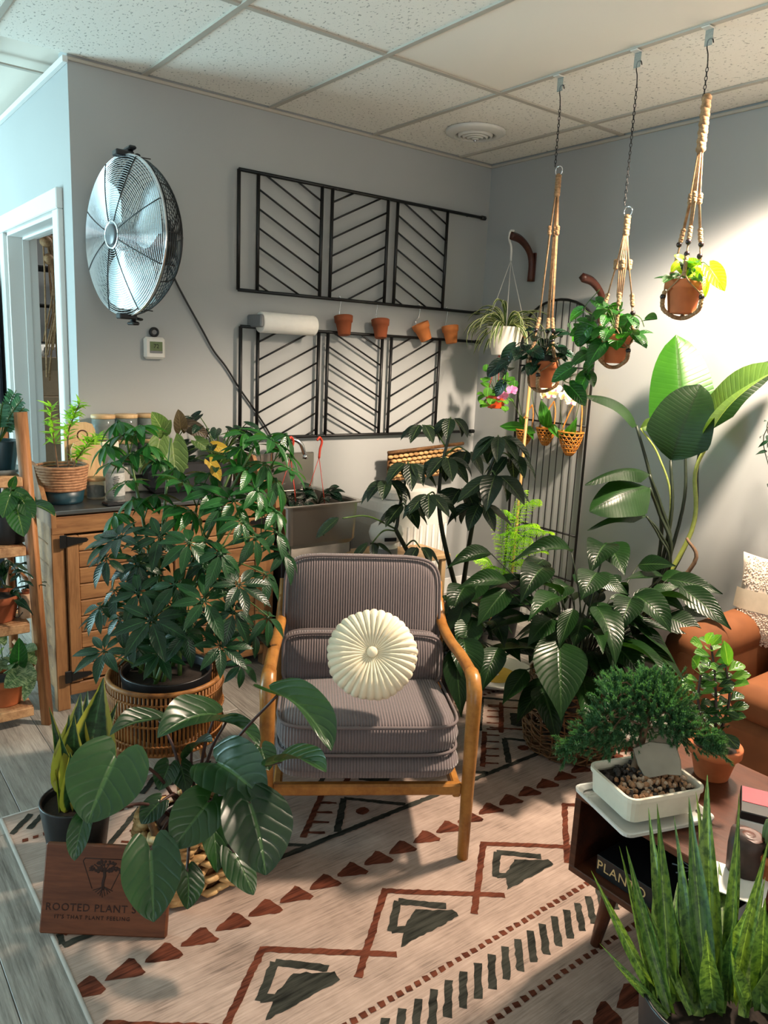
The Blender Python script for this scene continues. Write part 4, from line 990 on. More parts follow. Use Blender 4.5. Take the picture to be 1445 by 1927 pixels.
def foliage(p, c, n, rx, rz, ll, meshes, out=.7, bias=(0, 0, 0), wsc=1.0, sm=None, zlo=-.3, sr=.0018):
    c = Vector(c)
    for k in range(n):
        a = random.uniform(0, 2*PI); e = random.uniform(zlo, 1.0); r_ = rx*math.sqrt(random.uniform(.15, 1))*math.sqrt(max(.15, 1-e*e*.6))
        B = c+Vector((r_*math.cos(a), r_*math.sin(a), rz*e))+Vector(bias)*random.random()
        d = Vector((math.cos(a)*out, math.sin(a)*out, random.uniform(-.9, .25)))+TOCAM(B)*.25
        N = Vector((math.cos(a)*.5, math.sin(a)*.5, .8))+TOCAM(B)*.5
        if sm: stem(p, [c, c.lerp(B, .55)+Vector((0, 0, .25*rz)), B], (sr, sr*.7), sm, n=4, seg=5)
        put_leaf(p, random.choice(meshes), B, B+d.normalized()*ll*random.uniform(.7, 1.2), N, wsc)
def vine(p, pts, meshes, ll, n, sm, r=.0022, wsc=1.0, name='vine'):
    sp = spline(pts, 8); stem(p, pts, (r, r*.8), sm, name)
    for k in range(n):
        B = sp[int((k+.5)/n*(len(sp)-1))]; d = Vector((random.uniform(-1, 1), random.uniform(-1, 1), random.uniform(-1, .1))).normalized()
        d = (d+TOCAM(B)*.2).normalized(); B2 = B+d*.02
        put_leaf(p, random.choice(meshes), B2, B2+d*ll*random.uniform(.75, 1.2), TOCAM(B)+Vector((0, 0, .7)), wsc)
p1 = hang_plant('philodendron', 'dark trailing philodendron in the clay pot of the corner hanger', HY[0], 1.478, 1.366, .064, M['terra'])
MB().lathe([(.052, .09), (.056, .135), (.053, .137), (.050, .10)], 24).build('nursery_pot', M['blackp'], p1)
c = p1.location+Vector((0, 0, .125)); foliage(p1, c, 34, .085, .12, .062, hl['dark'], sm=M['stem_d'])
for pts in ([(0, 0, 0), (-.07, .05, .04), (-.11, .09, -.03), (-.12, .10, -.12)], [(0, 0, 0), (-.05, .08, .06), (-.08, .13, 0), (-.09, .15, -.06)]):
    vine(p1, [c+Vector(q) for q in pts], hl['dark'], .075, 6, M['stem_d'])
p2 = hang_plant('pothos', 'green pothos with long vines in the middle clay pot', HY[1], 1.588, 1.480, .066, M['terra'])
c = p2.location+Vector((0, 0, .115)); foliage(p2, c, 30, .09, .11, .07, hl['pothos'], sm=M['stem_g'])
for pts, n in (([(1105, 650, -.84), (1120, 600, -.86), (1100, 580, -.88), (1128, 545, -.9)], 6), ([(1150, 630, -.9), (1110, 610, -.92), (1075, 605, -.92), (1070, 630, -.92)], 5), ([(1135, 635, -.92), (1110, 660, -.95), (1080, 690, -.95), (1062, 715, -.93), (1075, 722, -.9)], 6), ([(1140, 635, -.92), (1118, 680, -.93), (1100, 700, -.92), (1118, 695, -.9)], 5), ([(1165, 625, -.86), (1190, 595, -.84), (1205, 598, -.83), (1212, 615, -.82)], 3)):
    vine(p2, [c]+[onp(u, v, 0, x) for u, v, x in pts], hl['pothos'], .085, n, M['stem_g'])
p3 = hang_plant('lime_philodendron', 'lime green philodendron in the clay pot nearest the couch', HY[2], 1.776, 1.662, .066, M['terra'])
c = p3.location+Vector((0, 0, .12)); foliage(p3, c, 10, .05, .05, .06, hl['philo'], sm=M['stem_g'])
for (b, t_, ws, k) in (((1278, 495), (1262, 512), 1.0, 'lime'), ((1285, 488), (1268, 480), 1, 'lime'), ((1312, 500), (1285, 492), 1.1, 'lime'), ((1305, 515), (1272, 505), 1.0, 'lime'), ((1275, 520), (1256, 522), 1.0, 'philo'), ((1320, 520), (1300, 505), 1.0, 'lime'), ((1335, 502), (1364, 548), .75, 'lime'), ((1328, 525), (1327, 560), .5, 'lime'), ((1290, 515), (1310, 508), 1.0, 'pothos'), ((1300, 520), (1322, 530), .8, 'philo')):
    B = onp(*b, 0, -.87); stem(p3, [c, c.lerp(B, .6)+Vector((0, 0, .03)), B], (.002, .0015), M['stem_g'], n=4, seg=5); put_leaf(p3, random.choice(hl[k]), B, onp(*t_, 0, -.89), TOCAM(B)+Vector((0, 0, .5)), ws)

# ------------------------------------------------------------------ right wall: brackets, hung pots, arch trellis, orchids
for k, (y, zt, zb, lab) in enumerate(((-.39, wall2(970, 443, -.2).z, wall2(1007, 530).z, 'curved dark wood wall bracket holding the spider plant'), (-.905, wall2(1140, 525, -.12).z, wall2(1150, 590).z-.05, 'dark wood wall bracket half hidden by the pothos'))):
    br = thing('wall_bracket', lab, 'bracket', (0, y, zb), group='curved wooden brackets')
    h = zt-zb; ln = .20
    pts = spline([(-.018, 0, 0), (-.018, 0, h*.45), (-.05, 0, h*.75), (-.12, 0, h*.96), (-ln, 0, h*1.02)], 6)
    m_ = MB(); 
    for i, pq in enumerate(pts):
        pass
    m_.tube(pts, .023, 4); m_.build('arm', M['bracket'], br); part_box('back_plate', br, (-.004, 0, h*.35), (.008, .04, h*.7), M['bracket'], .002)
bz = Vector((-.20, -.39, wall2(970, 443, -.2).z))
sp = thing('spider_plant', 'striped spider plant in a white hanging pot', 'plant', (bz.x, bz.y-.015, wall2(985, 670, -.2).z))
hb_ = bz.z-sp.location.z; potr, poth = .105, .155
pot_part(sp, .07, potr, poth, plain('hanging_white_pot', '#e4e0d8', .5, var=.02))
part_tube('hanger_hook', sp, spline([(0, .0, hb_-.13), (0, .004, hb_-.06), (0, .026, hb_-.01), (0, .018, hb_+.026), (0, -.006, hb_+.026)], 6), .006, M['whitep'])
for k in range(4):
    a = PI/4+k*PI/2; part_tube('hanger_wire', sp, [(0, 0, hb_-.13), (potr*math.cos(a), potr*math.sin(a), poth)], .0022, M['whitep'], 5)
spv = variants('leaf', LM['spider'], 4, shape='strap', w=.075, bend=1.6, fold=.3, nl=8, nw=2)
c = sp.location+Vector((0, 0, poth))
for k in range(95):
    a = random.uniform(0, 2*PI); L = random.uniform(.12, .25); d = Vector((math.cos(a), math.sin(a), random.uniform(-1.0, .5))); B = c+Vector((.03*math.cos(a), .03*math.sin(a), 0))
    put_leaf(sp, random.choice(spv), B, B+d.normalized()*L, (math.cos(a)*.2, math.sin(a)*.2, 1))
op = thing('pilea', 'round-leaved plant in a small orange hanging pot', 'plant', wall2(932, 768, -.22))
zk = wall2(945, 645, -.22).z-op.location.z
pot_part(op, .045, .06, .07, M['orangep']); part_tube('hanger_clip', op, spline([(0, 0, zk-.06), (0, -.004, zk-.02), (0, .014, zk+.02), (0, .004, zk+.05)], 5), .006, M['orangep'])
for k in range(3): a = .6+k*2*PI/3; part_tube('hanger_wire', op, [(0, 0, zk-.055), (.058*math.cos(a), .058*math.sin(a), .07)], .002, M['redp'], 5)
plv = variants('leaf', LM['pilea'], 3, shape='round', w=.95, bend=.4, fold=.1); c = op.location+Vector((0, 0, .07))
foliage(op, c, 40, .085, .10, .05, plv, sm=M['stem_g'], zlo=-.55); 
for (u, v, s) in ((932, 690, 1.3), (915, 692, .9), (950, 705, 1.0), (918, 735, 1.4), (968, 722, 1.0)):
    B = wall2(u, v, -.28); stem(op, [c, B], .0018, M['stem_g'], n=3); put_leaf(op, plv[0], B+Vector((0, 0, .02)), B-Vector((0, 0, .025*s)), TOCAM(B), 1.0)
# hanging hook rail for the orange pot: a dark bracket on the wall
br = thing('wall_hook', 'small red hook on the wall above the orange pot', 'hook', (0, op.location.y, op.location.z+zk+.05)); part_tube('arm', br, spline([(0, 0, -.02), (-.10, 0, .01), (-.215, 0, .0), (-.232, 0, .018)], 5), .004, M['redp'])
# arched trellis
AY0, AY1 = -.885, -.37; AM = (AY0+AY1)/2; AR = (AY1-AY0)/2; zarch = wall2(1072, 563, -.02).z; zs_ = zarch-AR*.72
at_ = thing('arch_trellis', 'tall black arched wire trellis standing against the right wall', 'trellis', (-.022, AM, 0))
part_tube('frame', at_, [(0, -AR, 0), (0, -AR, zs_)]+[(0, -AR*math.cos(a), zs_+(zarch-zs_)*math.sin(a)) for a in np.linspace(.1, PI-.1, 15)]+[(0, AR, zs_), (0, AR, 0)], .0075, M['black'], 6)
for k in range(1, 11):
    y = -AR+2*AR*k/11; zt = zs_+(zarch-zs_)*math.sqrt(max(0, 1-(y/AR)**2)); part_tube('wire', at_, [(-.004, y, .05), (-.004, y, zt-.004)], .0028, M['black'], 5)
for z in (1.455, 1.15, .545, .29): part_tube('rung', at_, [(-.002, -AR, z), (-.002, AR, z)], .0055, M['black'], 6)
bp_ = thing('bamboo_pole', 'thin bamboo pole rising from behind the umbrella tree', 'pole', wall2(962, 1075, -.30)*1.0)
o0 = bp_.location.copy(); o0.z = 0; bp_.location = o0
tpp = wall2(1001, 680, -.22)-o0; part_tube('cane', bp_, [(0, 0, .01), tpp*.5+Vector((0, 0, .005)), tpp], .0085, M['bamboo'], 8)
for f in (.2, .4, .6, .8): MB().tube([tpp*f-Vector((0, 0, .006)), tpp*f+Vector((0, 0, .006))], .0100, 8).build('node', M['bamboo'], bp_)
# orchid baskets
orv = variants('leaf', LM['orchid'], 3, shape='ovate', w=.42, bend=.5, fold=.22)
pet = {k: leaf_mesh('petal', LM[k], shape='round', w=.9, bend=.3, fold=.06, nl=6, nw=4) for k in ('pink', 'whitef', 'lip')}
def flower(pl, c, s, key, face=None):
    n = face or TOCAM(c); q = n.to_track_quat('Z', 'Y').to_matrix(); base = random.uniform(-.2, .2)
    for k, (a, l, w) in enumerate(((0, 1.0, .7), (2.1, 1.0, .7), (4.2, 1.0, .7), (1.15, 1.15, 1.05), (5.1, 1.15, 1.05))):
        d = q @ Vector((math.sin(a+base), math.cos(a+base), .05)); put_leaf(pl, pet[key], Vector(c)+d*s*.05, Vector(c)+d*s*l, n-d*.2, w, 'petal')
    put_leaf(pl, pet['lip'], Vector(c)+n*s*.05, Vector(c)+(n*.35-Vector((0, 0, 1)))*s*.5, n, .7, 'lip')
def orchid(label, u, v, rr, hh, leaves, spikes):
    p = thing('orchid_basket', label, 'orchid', wall2(u, v, -.075), group='woven orchid baskets'); nrow, ncol = 9, 20
    m_ = MB()
    # open hexagonal cane weave: three families of strips over a half-egg
    def sf(a, t): r = rr*math.sin(PI*(.5*min(1, t*1.02)))**.5*(.78+.22*t) if t < 1 else rr; return Vector((r*math.sin(a)*.8, r*math.cos(a), hh*t))
    for s in (-1, 1):
        for k in range(ncol//2+4): a0 = 2*PI*k/(ncol//2+4); m_.tube([sf(a0+s*t*1.7, max(.06, t)) for t in np.linspace(.05, 1, 10)], .0026, 5, flat=.6)
    for t in (.2, .36, .52, .68, .84): m_.tube([sf(a, t) for a in np.linspace(0, 2*PI, 25)[:-1]], .0026, 5, closed=True)
    m_.build('weave', M['basketo'], p); MB().tube([sf(a, 1.0) for a in np.linspace(0, 2*PI, 25)[:-1]], .005, 6, closed=True).build('rim', M['basketo'], p)
    for s in (-1, 1): part_tube('handle', p, spline([(0, s*rr*.9, hh), (.03, s*rr*.5, hh*1.9), (.045, 0, hh*2.5)], 5), .0038, M['basketo'], 6)
    MB().lathe([(.001, hh*.5), (rr*.6, hh*.6), (rr*.8, hh*.9), (.001, hh*.95)], 16, sx=.75).build('moss', M['soil'], p)
    for b, t_, ws in leaves: B = wall2(*b, -.085); put_leaf(p, random.choice(orv), B, wall2(*t_, -.12), TOCAM(B)+Vector((0, 0, .2)), ws)
    for pts, key, sc, n in spikes:
        pw = [wall2(*q, -.11-(.085 if key == 'pink' else .01)*i) for i, q in enumerate(pts)]; stem(p, pw, (.0022, .0016), M['stem_g'], n=5)
        for i in range(n): 
            c = pw[-1]+Vector((-.02, random.uniform(-.045, .045), random.uniform(-.03, .03))) if n > 2 else pw[-1]+Vector((-.02, 0, 0))
            flower(p, c, sc, key)
orchid('woven cane basket with small green orchid leaves and no bloom, left of three', 985, 840, .055, .095, (((990, 805), (940, 802), .8), ((985, 800), (978, 780), 1.2), ((988, 808), (1008, 815), 1.0), ((992, 806), (1004, 828), .8)), [(((985, 800), (972, 770), (962, 752), (950, 745)), 'pink', .030, 1), (((985, 800), (978, 765), (975, 742), (968, 735)), 'pink', .028, 2)])
orchid('middle woven cane orchid basket with one broad upright leaf and white blooms', 1025, 840, .058, .10, (((1028, 805), (1018, 752), 1.0), ((1030, 805), (1034, 770), 1.0), ((1035, 800), (1052, 825), .9)), [(((1018, 800), (1005, 765), (1002, 735), (1020, 728), (1040, 740)), 'whitef', .030, 6)])
orchid('right woven cane orchid basket with white blooms leaning right', 1070, 860, .072, .135, (((1062, 828), (1050, 822), 1.0), ((1072, 825), (1086, 785), .8), ((1068, 826), (1072, 800), 1.4), ((1060, 828), (1042, 800), .8)), [(((1060, 820), (1055, 780), (1055, 750), (1068, 738), (1080, 745)), 'whitef', .030, 6), (((1075, 820), (1085, 780), (1092, 748)), 'whitef', .022, 2)])
# ------------------------------------------------------------------ sink corner
sk = thing('utility_sink', 'stainless steel utility sink with gooseneck tap', 'sink', (-1.40, -.245, 0))
def rect_ring(w, d, z, r=.03, n=4):
    out = []
    for cx, cy, a0 in ((w/2-r, d/2-r, 0), (-w/2+r, d/2-r, PI/2), (-w/2+r, -d/2+r, PI), (w/2-r, -d/2+r, 1.5*PI)):
        for k in range(n+1): a = a0+PI/2*k/n; out.append((cx+r*math.cos(a), cy+r*math.sin(a), z))
    return out
def loft(rings, capb=True, capt=False):
    mb = MB(); n = len(rings[0]); vs = [p for r in rings for p in r]; fs = []
    for i in range(len(rings)-1):
        for k in range(n): fs.append((i*n+k, i*n+(k+1) % n, (i+1)*n+(k+1) % n, (i+1)*n+k))
    if capb: fs.append(tuple(range(n))[::-1])
    if capt: fs.append(tuple((len(rings)-1)*n+k for k in range(n)))
    return mb.add(vs, fs, None, False)
RZ = .765
loft([rect_ring(.36, .38, RZ-.22), rect_ring(.40, .42, RZ-.19), rect_ring(.415, .43, RZ-.006), rect_ring(.455, .47, RZ-.006), rect_ring(.455, .47, RZ), rect_ring(.41, .425, RZ), rect_ring(.40, .415, RZ-.01), rect_ring(.37, .39, RZ-.19), rect_ring(.34, .36, RZ-.20)]).build('basin', M['steel'], sk)
loft([rect_ring(.33, .36, RZ-.20), rect_ring(.37, .39, RZ-.05)]).build('basin_floor', M['steel'], sk)
part_box('backsplash', sk, (.0, .215, RZ+.09), (.40, .02, .20), M['steel'], .006); part_box('apron', sk, (0, -.19, .42), (.34, .01, .34), plain('grey_panel', '#a29a90', .6), .003)
for sx in (-.17, .17):
    for sy in (-.17, .17): part_tube('leg', sk, [(sx, sy, 0), (sx, sy, RZ-.2)], .018, M['blackp'])
tb = wall1(562, 850, -.10)-sk.location
part_tube('tap', sk, spline([(tb.x-.14, .17, RZ+.10), (tb.x-.14, .16, RZ+.23), (tb.x-.09, .12, RZ+.275), (tb.x-.03, .09, RZ+.26), (tb.x, .08, RZ+.19)], 6), .011, M['chrome'], 10)
MB().lathe([(.001, 0), (.013, 0), (.014, .02), (.001, .02)], 12, (tb.x, .08, RZ+.175)).build('aerator', M['chrome'], sk)
random.seed(51)
for k, (u, lab) in enumerate(((598, 'leafy plant with a red hanger hook standing in the sink, right one'), (545, 'leafy plant with a red hanger hook standing in the sink, left one'))):
    b = wall1(u, 945, -.25); p = thing('sink_plant', lab, 'plant', (b.x, b.y, RZ-.199), group='plants soaking in the sink')
    pot_part(p, .06, .085, .12, M['redp' if k else 'blackp']); zk = wall1(u, 840, -.25).z-p.location.z
    part_tube('hanger_hook', p, spline([(0, 0, zk-.06), (.004, 0, zk-.015), (.014, 0, zk+.022), (0, 0, zk+.045), (-.016, 0, zk+.03)], 5), .006, M['redp'])
    for q in range(3): a = .5+q*2*PI/3; part_tube('hanger_wire', p, [(0, 0, zk-.055), (.08*math.cos(a), .08*math.sin(a), .12)], .0018, M['redp'], 5)
    foliage(p, p.location+Vector((0, 0, .15)), 26, .11, .09, .06, hl['dark'], sm=M['stem_d'], zlo=0)
part_box('side_panel', sk, (-.215, -.10, .29), (.03, .22, .56), M['blackp'], .004)  # black panel added in place of the shadow gap between cabinet and sink
# white tub, low table with a white device, wall basket
lt = thing('low_table', 'pale wooden low table behind the armchair', 'table', (-1.02, -.55, 0))
part_box('top', lt, (0, 0, .49), (.46, .32, .025), M['birch'], .004)
for sx in (-.2, .2):
    for sy in (-.13, .13): part_box('leg', lt, (sx, sy, .239), (.03, .03, .478), M['birch'], .003)
hu = thing('humidifier', 'small white rounded humidifier with a dark display', 'humidifier', (-1.13, -.60, .5035))
MB().lathe([(.001, 0), (.055, 0), (.06, .01), (.06, .05), (.052, .056), (.045, .06), (.045, .07), (.075, .085), (.085, .12), (.075, .155), (.045, .175), (.001, .18)], 28).build('body', M['whitep'], hu)
MB().lathe([(.061, .012), (.0615, .015), (.0615, .048), (.061, .05)], 28).build('base_band', M['gsteel'], hu)
part_box('display', hu, (-.03, -.077, .105), (.06, .006, .018), M['blackp'], .001, Matrix.Rotation(R(-20), 3, 'Z'))
wt = thing('storage_tub', 'tall frosted white ribbed tub behind the umbrella tree', 'tub', (-.80, -.30, 0))
rings = []
for i, (w, z) in enumerate(((.42, 0), (.46, .05), (.48, .60), (.46, .68), (.40, .72), (.34, .74))): rings.append(rect_ring(w, w*.72, z, .09, 6))
loft(rings, True, True).build('body', plain('frosted_white', '#d5d6d2', .45, var=.03), wt)
for k in range(9):
    x = -.17+.043*k; part_tube('rib', wt, [(x, -.172, .06), (x, -.176, .60)], .008, M['whitep'], 6)
lid = loft([rect_ring(.36, .26, .741, .08, 6), rect_ring(.36, .26, .775, .08, 6), rect_ring(.30, .2, .785, .07, 6)], True, True); lid.build('lid', M['whitep'], wt)
wk = thing('woven_tray', 'woven seagrass tray basket propped against the back wall', 'basket', (-.48, -.10, .787))
m_ = MB()
for r_ in range(7):
    for c in range(15):
        u_ = c/14; x = -.26+.52*u_; z = .012+.022*r_+ .03*(u_-.5)
        m_.sphere((x+(.018 if r_ % 2 else 0), -.01-.02*math.sin(PI*r_/6), z), (.021, .012, .0105), 8, 5)
m_.build('weave', M['seagrass'], wk); part_box('backing', wk, (0, .004, .085), (.54, .006, .15), M['wicker'], .001)
part_tube('rim', wk, [(-.28, -.012, .155), (0, -.016, .172), (.29, -.012, .19)], .010, M['wicker']); part_tube('rim', wk, [(-.28, -.012, .0), (0, -.016, .006), (.29, -.012, .02)], .008, M['wicker'])
yb = thing('round_tray', 'round white and yellow tray on the floor under the peace lilies', 'tray', (-.86, -1.14, .009))
MB().lathe([(.001, .004), (.16, .004), (.19, .02), (.195, .03), (.185, .03), (.15, .012), (.001, .012)], 40).build('plate', M['whitep'], yb); MB().lathe([(.02, .0135), (.10, .0135), (.10, .0150), (.02, .0150)], 32).build('yellow_disc', M['yellow'], yb)

# ------------------------------------------------------------------ ladder shelf on the left with its plants
ls = thing('ladder_shelf', 'slatted wooden ladder shelf cut off by the left edge', 'shelf', (-3.02, -.33, 0))
LX1 = -2.712+3.02; LX0 = -.36
for x in (LX1, LX0):
    dx = .03 if x > 0 else -.03
    part_tube('front_post', ls, [(x-.002+(.012 if x > 0 else 0), -.185, 0), (x-.03, -.165, 1.215)], .0235, M['acacia'], 4)
    part_tube('rear_post', ls, [(x-.03, .16, 0), (x-.03, .14, 1.19)], .018, M['acacia'], 4)
SH = (.075, .415, .715, .975)
for z in SH:
    for k in range(5): part_box('slat', ls, ((LX0+LX1)/2-.02, -.14+.066*k, z), (LX1-LX0-.03, .058, .016), M['acacia_h'], .003)
    part_box('front_edge', ls, ((LX0+LX1)/2-.02, -.177, z-.012), (LX1-LX0-.035, .016, .036), M['acacia_h'], .003)
for z in (.9, .64, .3): part_tube('side_brace', ls, [(LX1-.03, -.16, z-.06), (LX1-.03, .14, z-.06)], .010, M['acacia'], 4)
random.seed(61)
def S(u, v, y): return wall1(u, v, y)
zz = thing('zz_plant', 'glossy feathery-leaved plant in a teal pot on the top shelf', 'plant', (-2.80, -.40, SH[3]+.009))
MB().lathe([(.001, 0), (.075, 0), (.088, .018), (.084, .02), (.07, .006), (.001, .005)], 28).build('saucer', M['clearp'], zz)
pot_part(zz, .05, .068, .115, M['teal'], z=.006)
zv = variants('leaf', LM['zz'], 3, shape='ovate', w=.42, bend=.3, nl=4, nw=2)
for k in range(22):
    a = random.uniform(0, 2*PI); d = Vector((math.cos(a)*random.uniform(.2, .95), math.sin(a)*.6, random.uniform(.6, 1.1))).normalized(); L = random.uniform(.13, .22); b = zz.location+Vector((0, 0, .11))
    pts = [b, b+d*L*.5+Vector((0, 0, .02)), b+d*L]; stem(zz, pts, (.003, .0015), M['stem_g'], n=4, seg=5); s_ = spline(pts, 8)
    for q in range(5, len(s_)):
        for sg in (-1, 1):
            sd = d.cross(Vector((0, -.6, .8))).normalized()*sg; put_leaf(zz, zv[q % 3], s_[q], s_[q]+(sd+d*.5).normalized()*.032, TOCAM(s_[q])+Vector((0, 0, .6)))
        if q > 13: break
ph = thing('philodendron', 'heart-leaved philodendron with yellow-edged leaves in a dark pot on the second shelf', 'plant', (-2.79, -.42, SH[2]+.009)); pot_part(ph, .06, .075, .11, M['blackp'])
hv2 = variants('leaf', LM['philo'], 3, shape='heart', w=.72, bend=.55, lobe=.18, fold=.14)
foliage(ph, ph.location+Vector((0, 0, .14)), 14, .12, .07, .09, hv2, sm=M['stem_g'], zlo=-.1)
for b, t_, ws in (((40, 938), (65, 975), 1.1), ((30, 950), (45, 1010), 1.0), ((20, 930), (5, 975), 1.0), ((30, 925), (60, 940), .9), ((22, 915), (30, 895), .8)):
    B = S(*b, -.53); stem(ph, [ph.location+Vector((0, 0, .1)), B], .0022, M['stem_g'], n=3); put_leaf(ph, hv2[0], B, S(*t_, -.56), TOCAM(B)+Vector((0, 0, .3)), ws)
dk = thing('curly_leaf_plant', 'dark curly-leaved plant in a brown pot on the third shelf', 'plant', (-2.835, -.42, SH[1]+.009)); pot_part(dk, .055, .075, .10, M['terra2'], rim=.003)
dv = variants('leaf', LM['dark'], 3, shape='lance', w=.30, bend=1.3, wave=.3); foliage(dk, dk.location+Vector((0, 0, .11)), 60, .11, .11, .10, dv, sm=None, zlo=-.2)
jg = thing('small_jug', 'small beige ceramic jug with rust lid beside the curly plant', 'jug', (-2.742, -.44, SH[1]+.009))
loft([rect_ring(.05, .045, 0, .016), rect_ring(.058, .055, .012, .018), rect_ring(.058, .055, .07, .018), rect_ring(.045, .042, .09, .016), rect_ring(.03, .03, .094, .012)], True, True).build('body', plain('beige_ceramic', '#b99a7c', .6), jg); MB().lathe([(.001, .094), (.014, .094), (.015, .108), (.001, .11)], 16).build('lid', M['terra2'], jg); part_tube('cord', jg, spline([(-.03, 0, .04), (-.05, -.01, .02), (-.04, -.03, .012), (-.02, -.03, .03)], 5), .0018, M['blackp'], 5)
st = thing('satin_pothos', 'silver-speckled satin pothos in a clay pot on the bottom shelf', 'plant', (-2.83, -.42, SH[0]+.009)); pot_part(st, .055, .075, .11, M['terra'], rim=.003)
foliage(st, st.location+Vector((0, 0, .15)), 16, .11, .09, .09, hl['satin'], sm=M['stem_g'], zlo=-.1)
for b, t_, ws, k in (((52, 1262), (8, 1295), 1.0, 'satin'), ((45, 1255), (60, 1300), .8, 'satin'), ((35, 1250), (36, 1200), .6, 'pothos'), ((60, 1270), (45, 1320), .5, 'satin')):
    B = S(*b, -.55); stem(st, [st.location+Vector((0, 0, .12)), B], .0022, M['stem_g'], n=3); put_leaf(st, hl[k][0], B, S(*t_, -.58), TOCAM(B)+Vector((0, 0, .3)), ws*1.2)

# ------------------------------------------------------------------ schefflera in the rattan stand
rs = thing('rattan_stand', 'round rattan rod plant stand holding the big schefflera', 'plant stand', (-2.475, -1.16, 0)); RB, RT0, RT1 = .183, .195, .40
MB().tube([(RB*math.cos(a), RB*math.sin(a), RT1) for a in np.linspace(0, 2*PI, 49)[:-1]], .0085, 8, closed=True).build('rim', M['rattan'], rs)
MB().tube([(RB*.98*math.cos(a), RB*.98*math.sin(a), RT0) for a in np.linspace(0, 2*PI, 49)[:-1]], .008, 8, closed=True).build('base_ring', M['rattan'], rs)
rod = MB().tube([(RB, 0, RT0), (RB, 0, RT1)], .0046, 6).mesh('rod', M['rattan'])
NR = 84
for k in range(NR): inst('rod', rod, rs, (0, 0, 0), (0, 0, 2*PI*k/NR))
for z in (RT1-.035, (RT0+RT1)/2-.005, RT0+.03):
    b_ = MB()
    for s in (-1, 1): b_.tube([((RB+.004+.004*math.sin(a*NR/2+s*1.57))*math.cos(a), (RB+.004+.004*math.sin(a*NR/2+s*1.57))*math.sin(a), z+s*.005*math.cos(a*NR/2)) for a in np.linspace(0, 2*PI, NR*2+1)[:-1]], .0032, 5, closed=True)
    b_.build('lashing', M['rattan'], rs)
MB().lathe([(.001, RT0-.006), (RB*.97, RT0-.006), (RB*.97, RT0+.006), (.001, RT0+.006)], 36).build('shelf', M['acacia_h'], rs)
for k in range(3): a = .4+2*PI*k/3; part_tube('leg', rs, [(RB*.8*math.cos(a), RB*.8*math.sin(a), RT0), (RB*1.0*math.cos(a), RB*1.0*math.sin(a), 0)], .012, M['acacia'], 8)
sc = thing('schefflera', 'tall bushy schefflera in a black nursery pot in front of the cabinet', 'plant', (-2.47, -1.16, RT0+.007)); pot_part(sc, .12, .150, .215, M['blackp'], soilz=.85)
random.seed(71)
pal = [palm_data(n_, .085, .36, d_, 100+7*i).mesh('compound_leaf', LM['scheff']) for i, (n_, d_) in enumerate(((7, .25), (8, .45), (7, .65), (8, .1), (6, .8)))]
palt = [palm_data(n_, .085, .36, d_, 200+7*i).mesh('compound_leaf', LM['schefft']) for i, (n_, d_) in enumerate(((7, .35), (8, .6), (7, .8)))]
org = sc.location; top = org+Vector((0, 0, .19))
stems = []
for (u, v, dd) in ((240, 812, 2.62), (322, 800, 2.75), (478, 815, 2.55), (440, 850, 2.75), (515, 845, 2.70), (300, 985, 2.45), (420, 1000, 2.35), (370, 930, 2.6), (250, 960, 2.6), (490, 1000, 2.6)):
    b = top+Vector((random.uniform(-.07, .07), random.uniform(-.07, .07), -.02)); e = at(u, v+25, dd); md = b.lerp(e, .5); md.x += (top.x-md.x)*.35; md.y += (top.y-md.y)*.35
    pts = [b, md, e]; stem(sc, pts, (.0075, .0045), M['stem_g'], 'trunk', n=8); stems.append(spline(pts, 14))
def cluster(C, s, src=None, Nrm=None):
    C = Vector(C)
    if src is None:
        best = min(((p-(C-Vector((0, 0, .07)))).length, i, j) for i, sp_2 in enumerate(stems) for j, p in enumerate(sp_2)); src = stems[best[1]][best[2]]
    m_ = src.lerp(C, .5)+Vector((0, 0, .012)); stem(sc, [src, m_, C], (.0024, .0018), M['stem_g'], 'petiole', n=3, seg=5)
    out = Vector((C.x-top.x, C.y-top.y, 0)); N = Nrm or (Vector((0, 0, .75))+out.normalized()*.45+TOCAM(C)*random.uniform(.1, .55))
    put_palm(sc, random.choice(palt if C.z > .93 else pal), C, out if out.length > .02 else Vector((0, -1, 0)), N, s, 'compound_leaf')
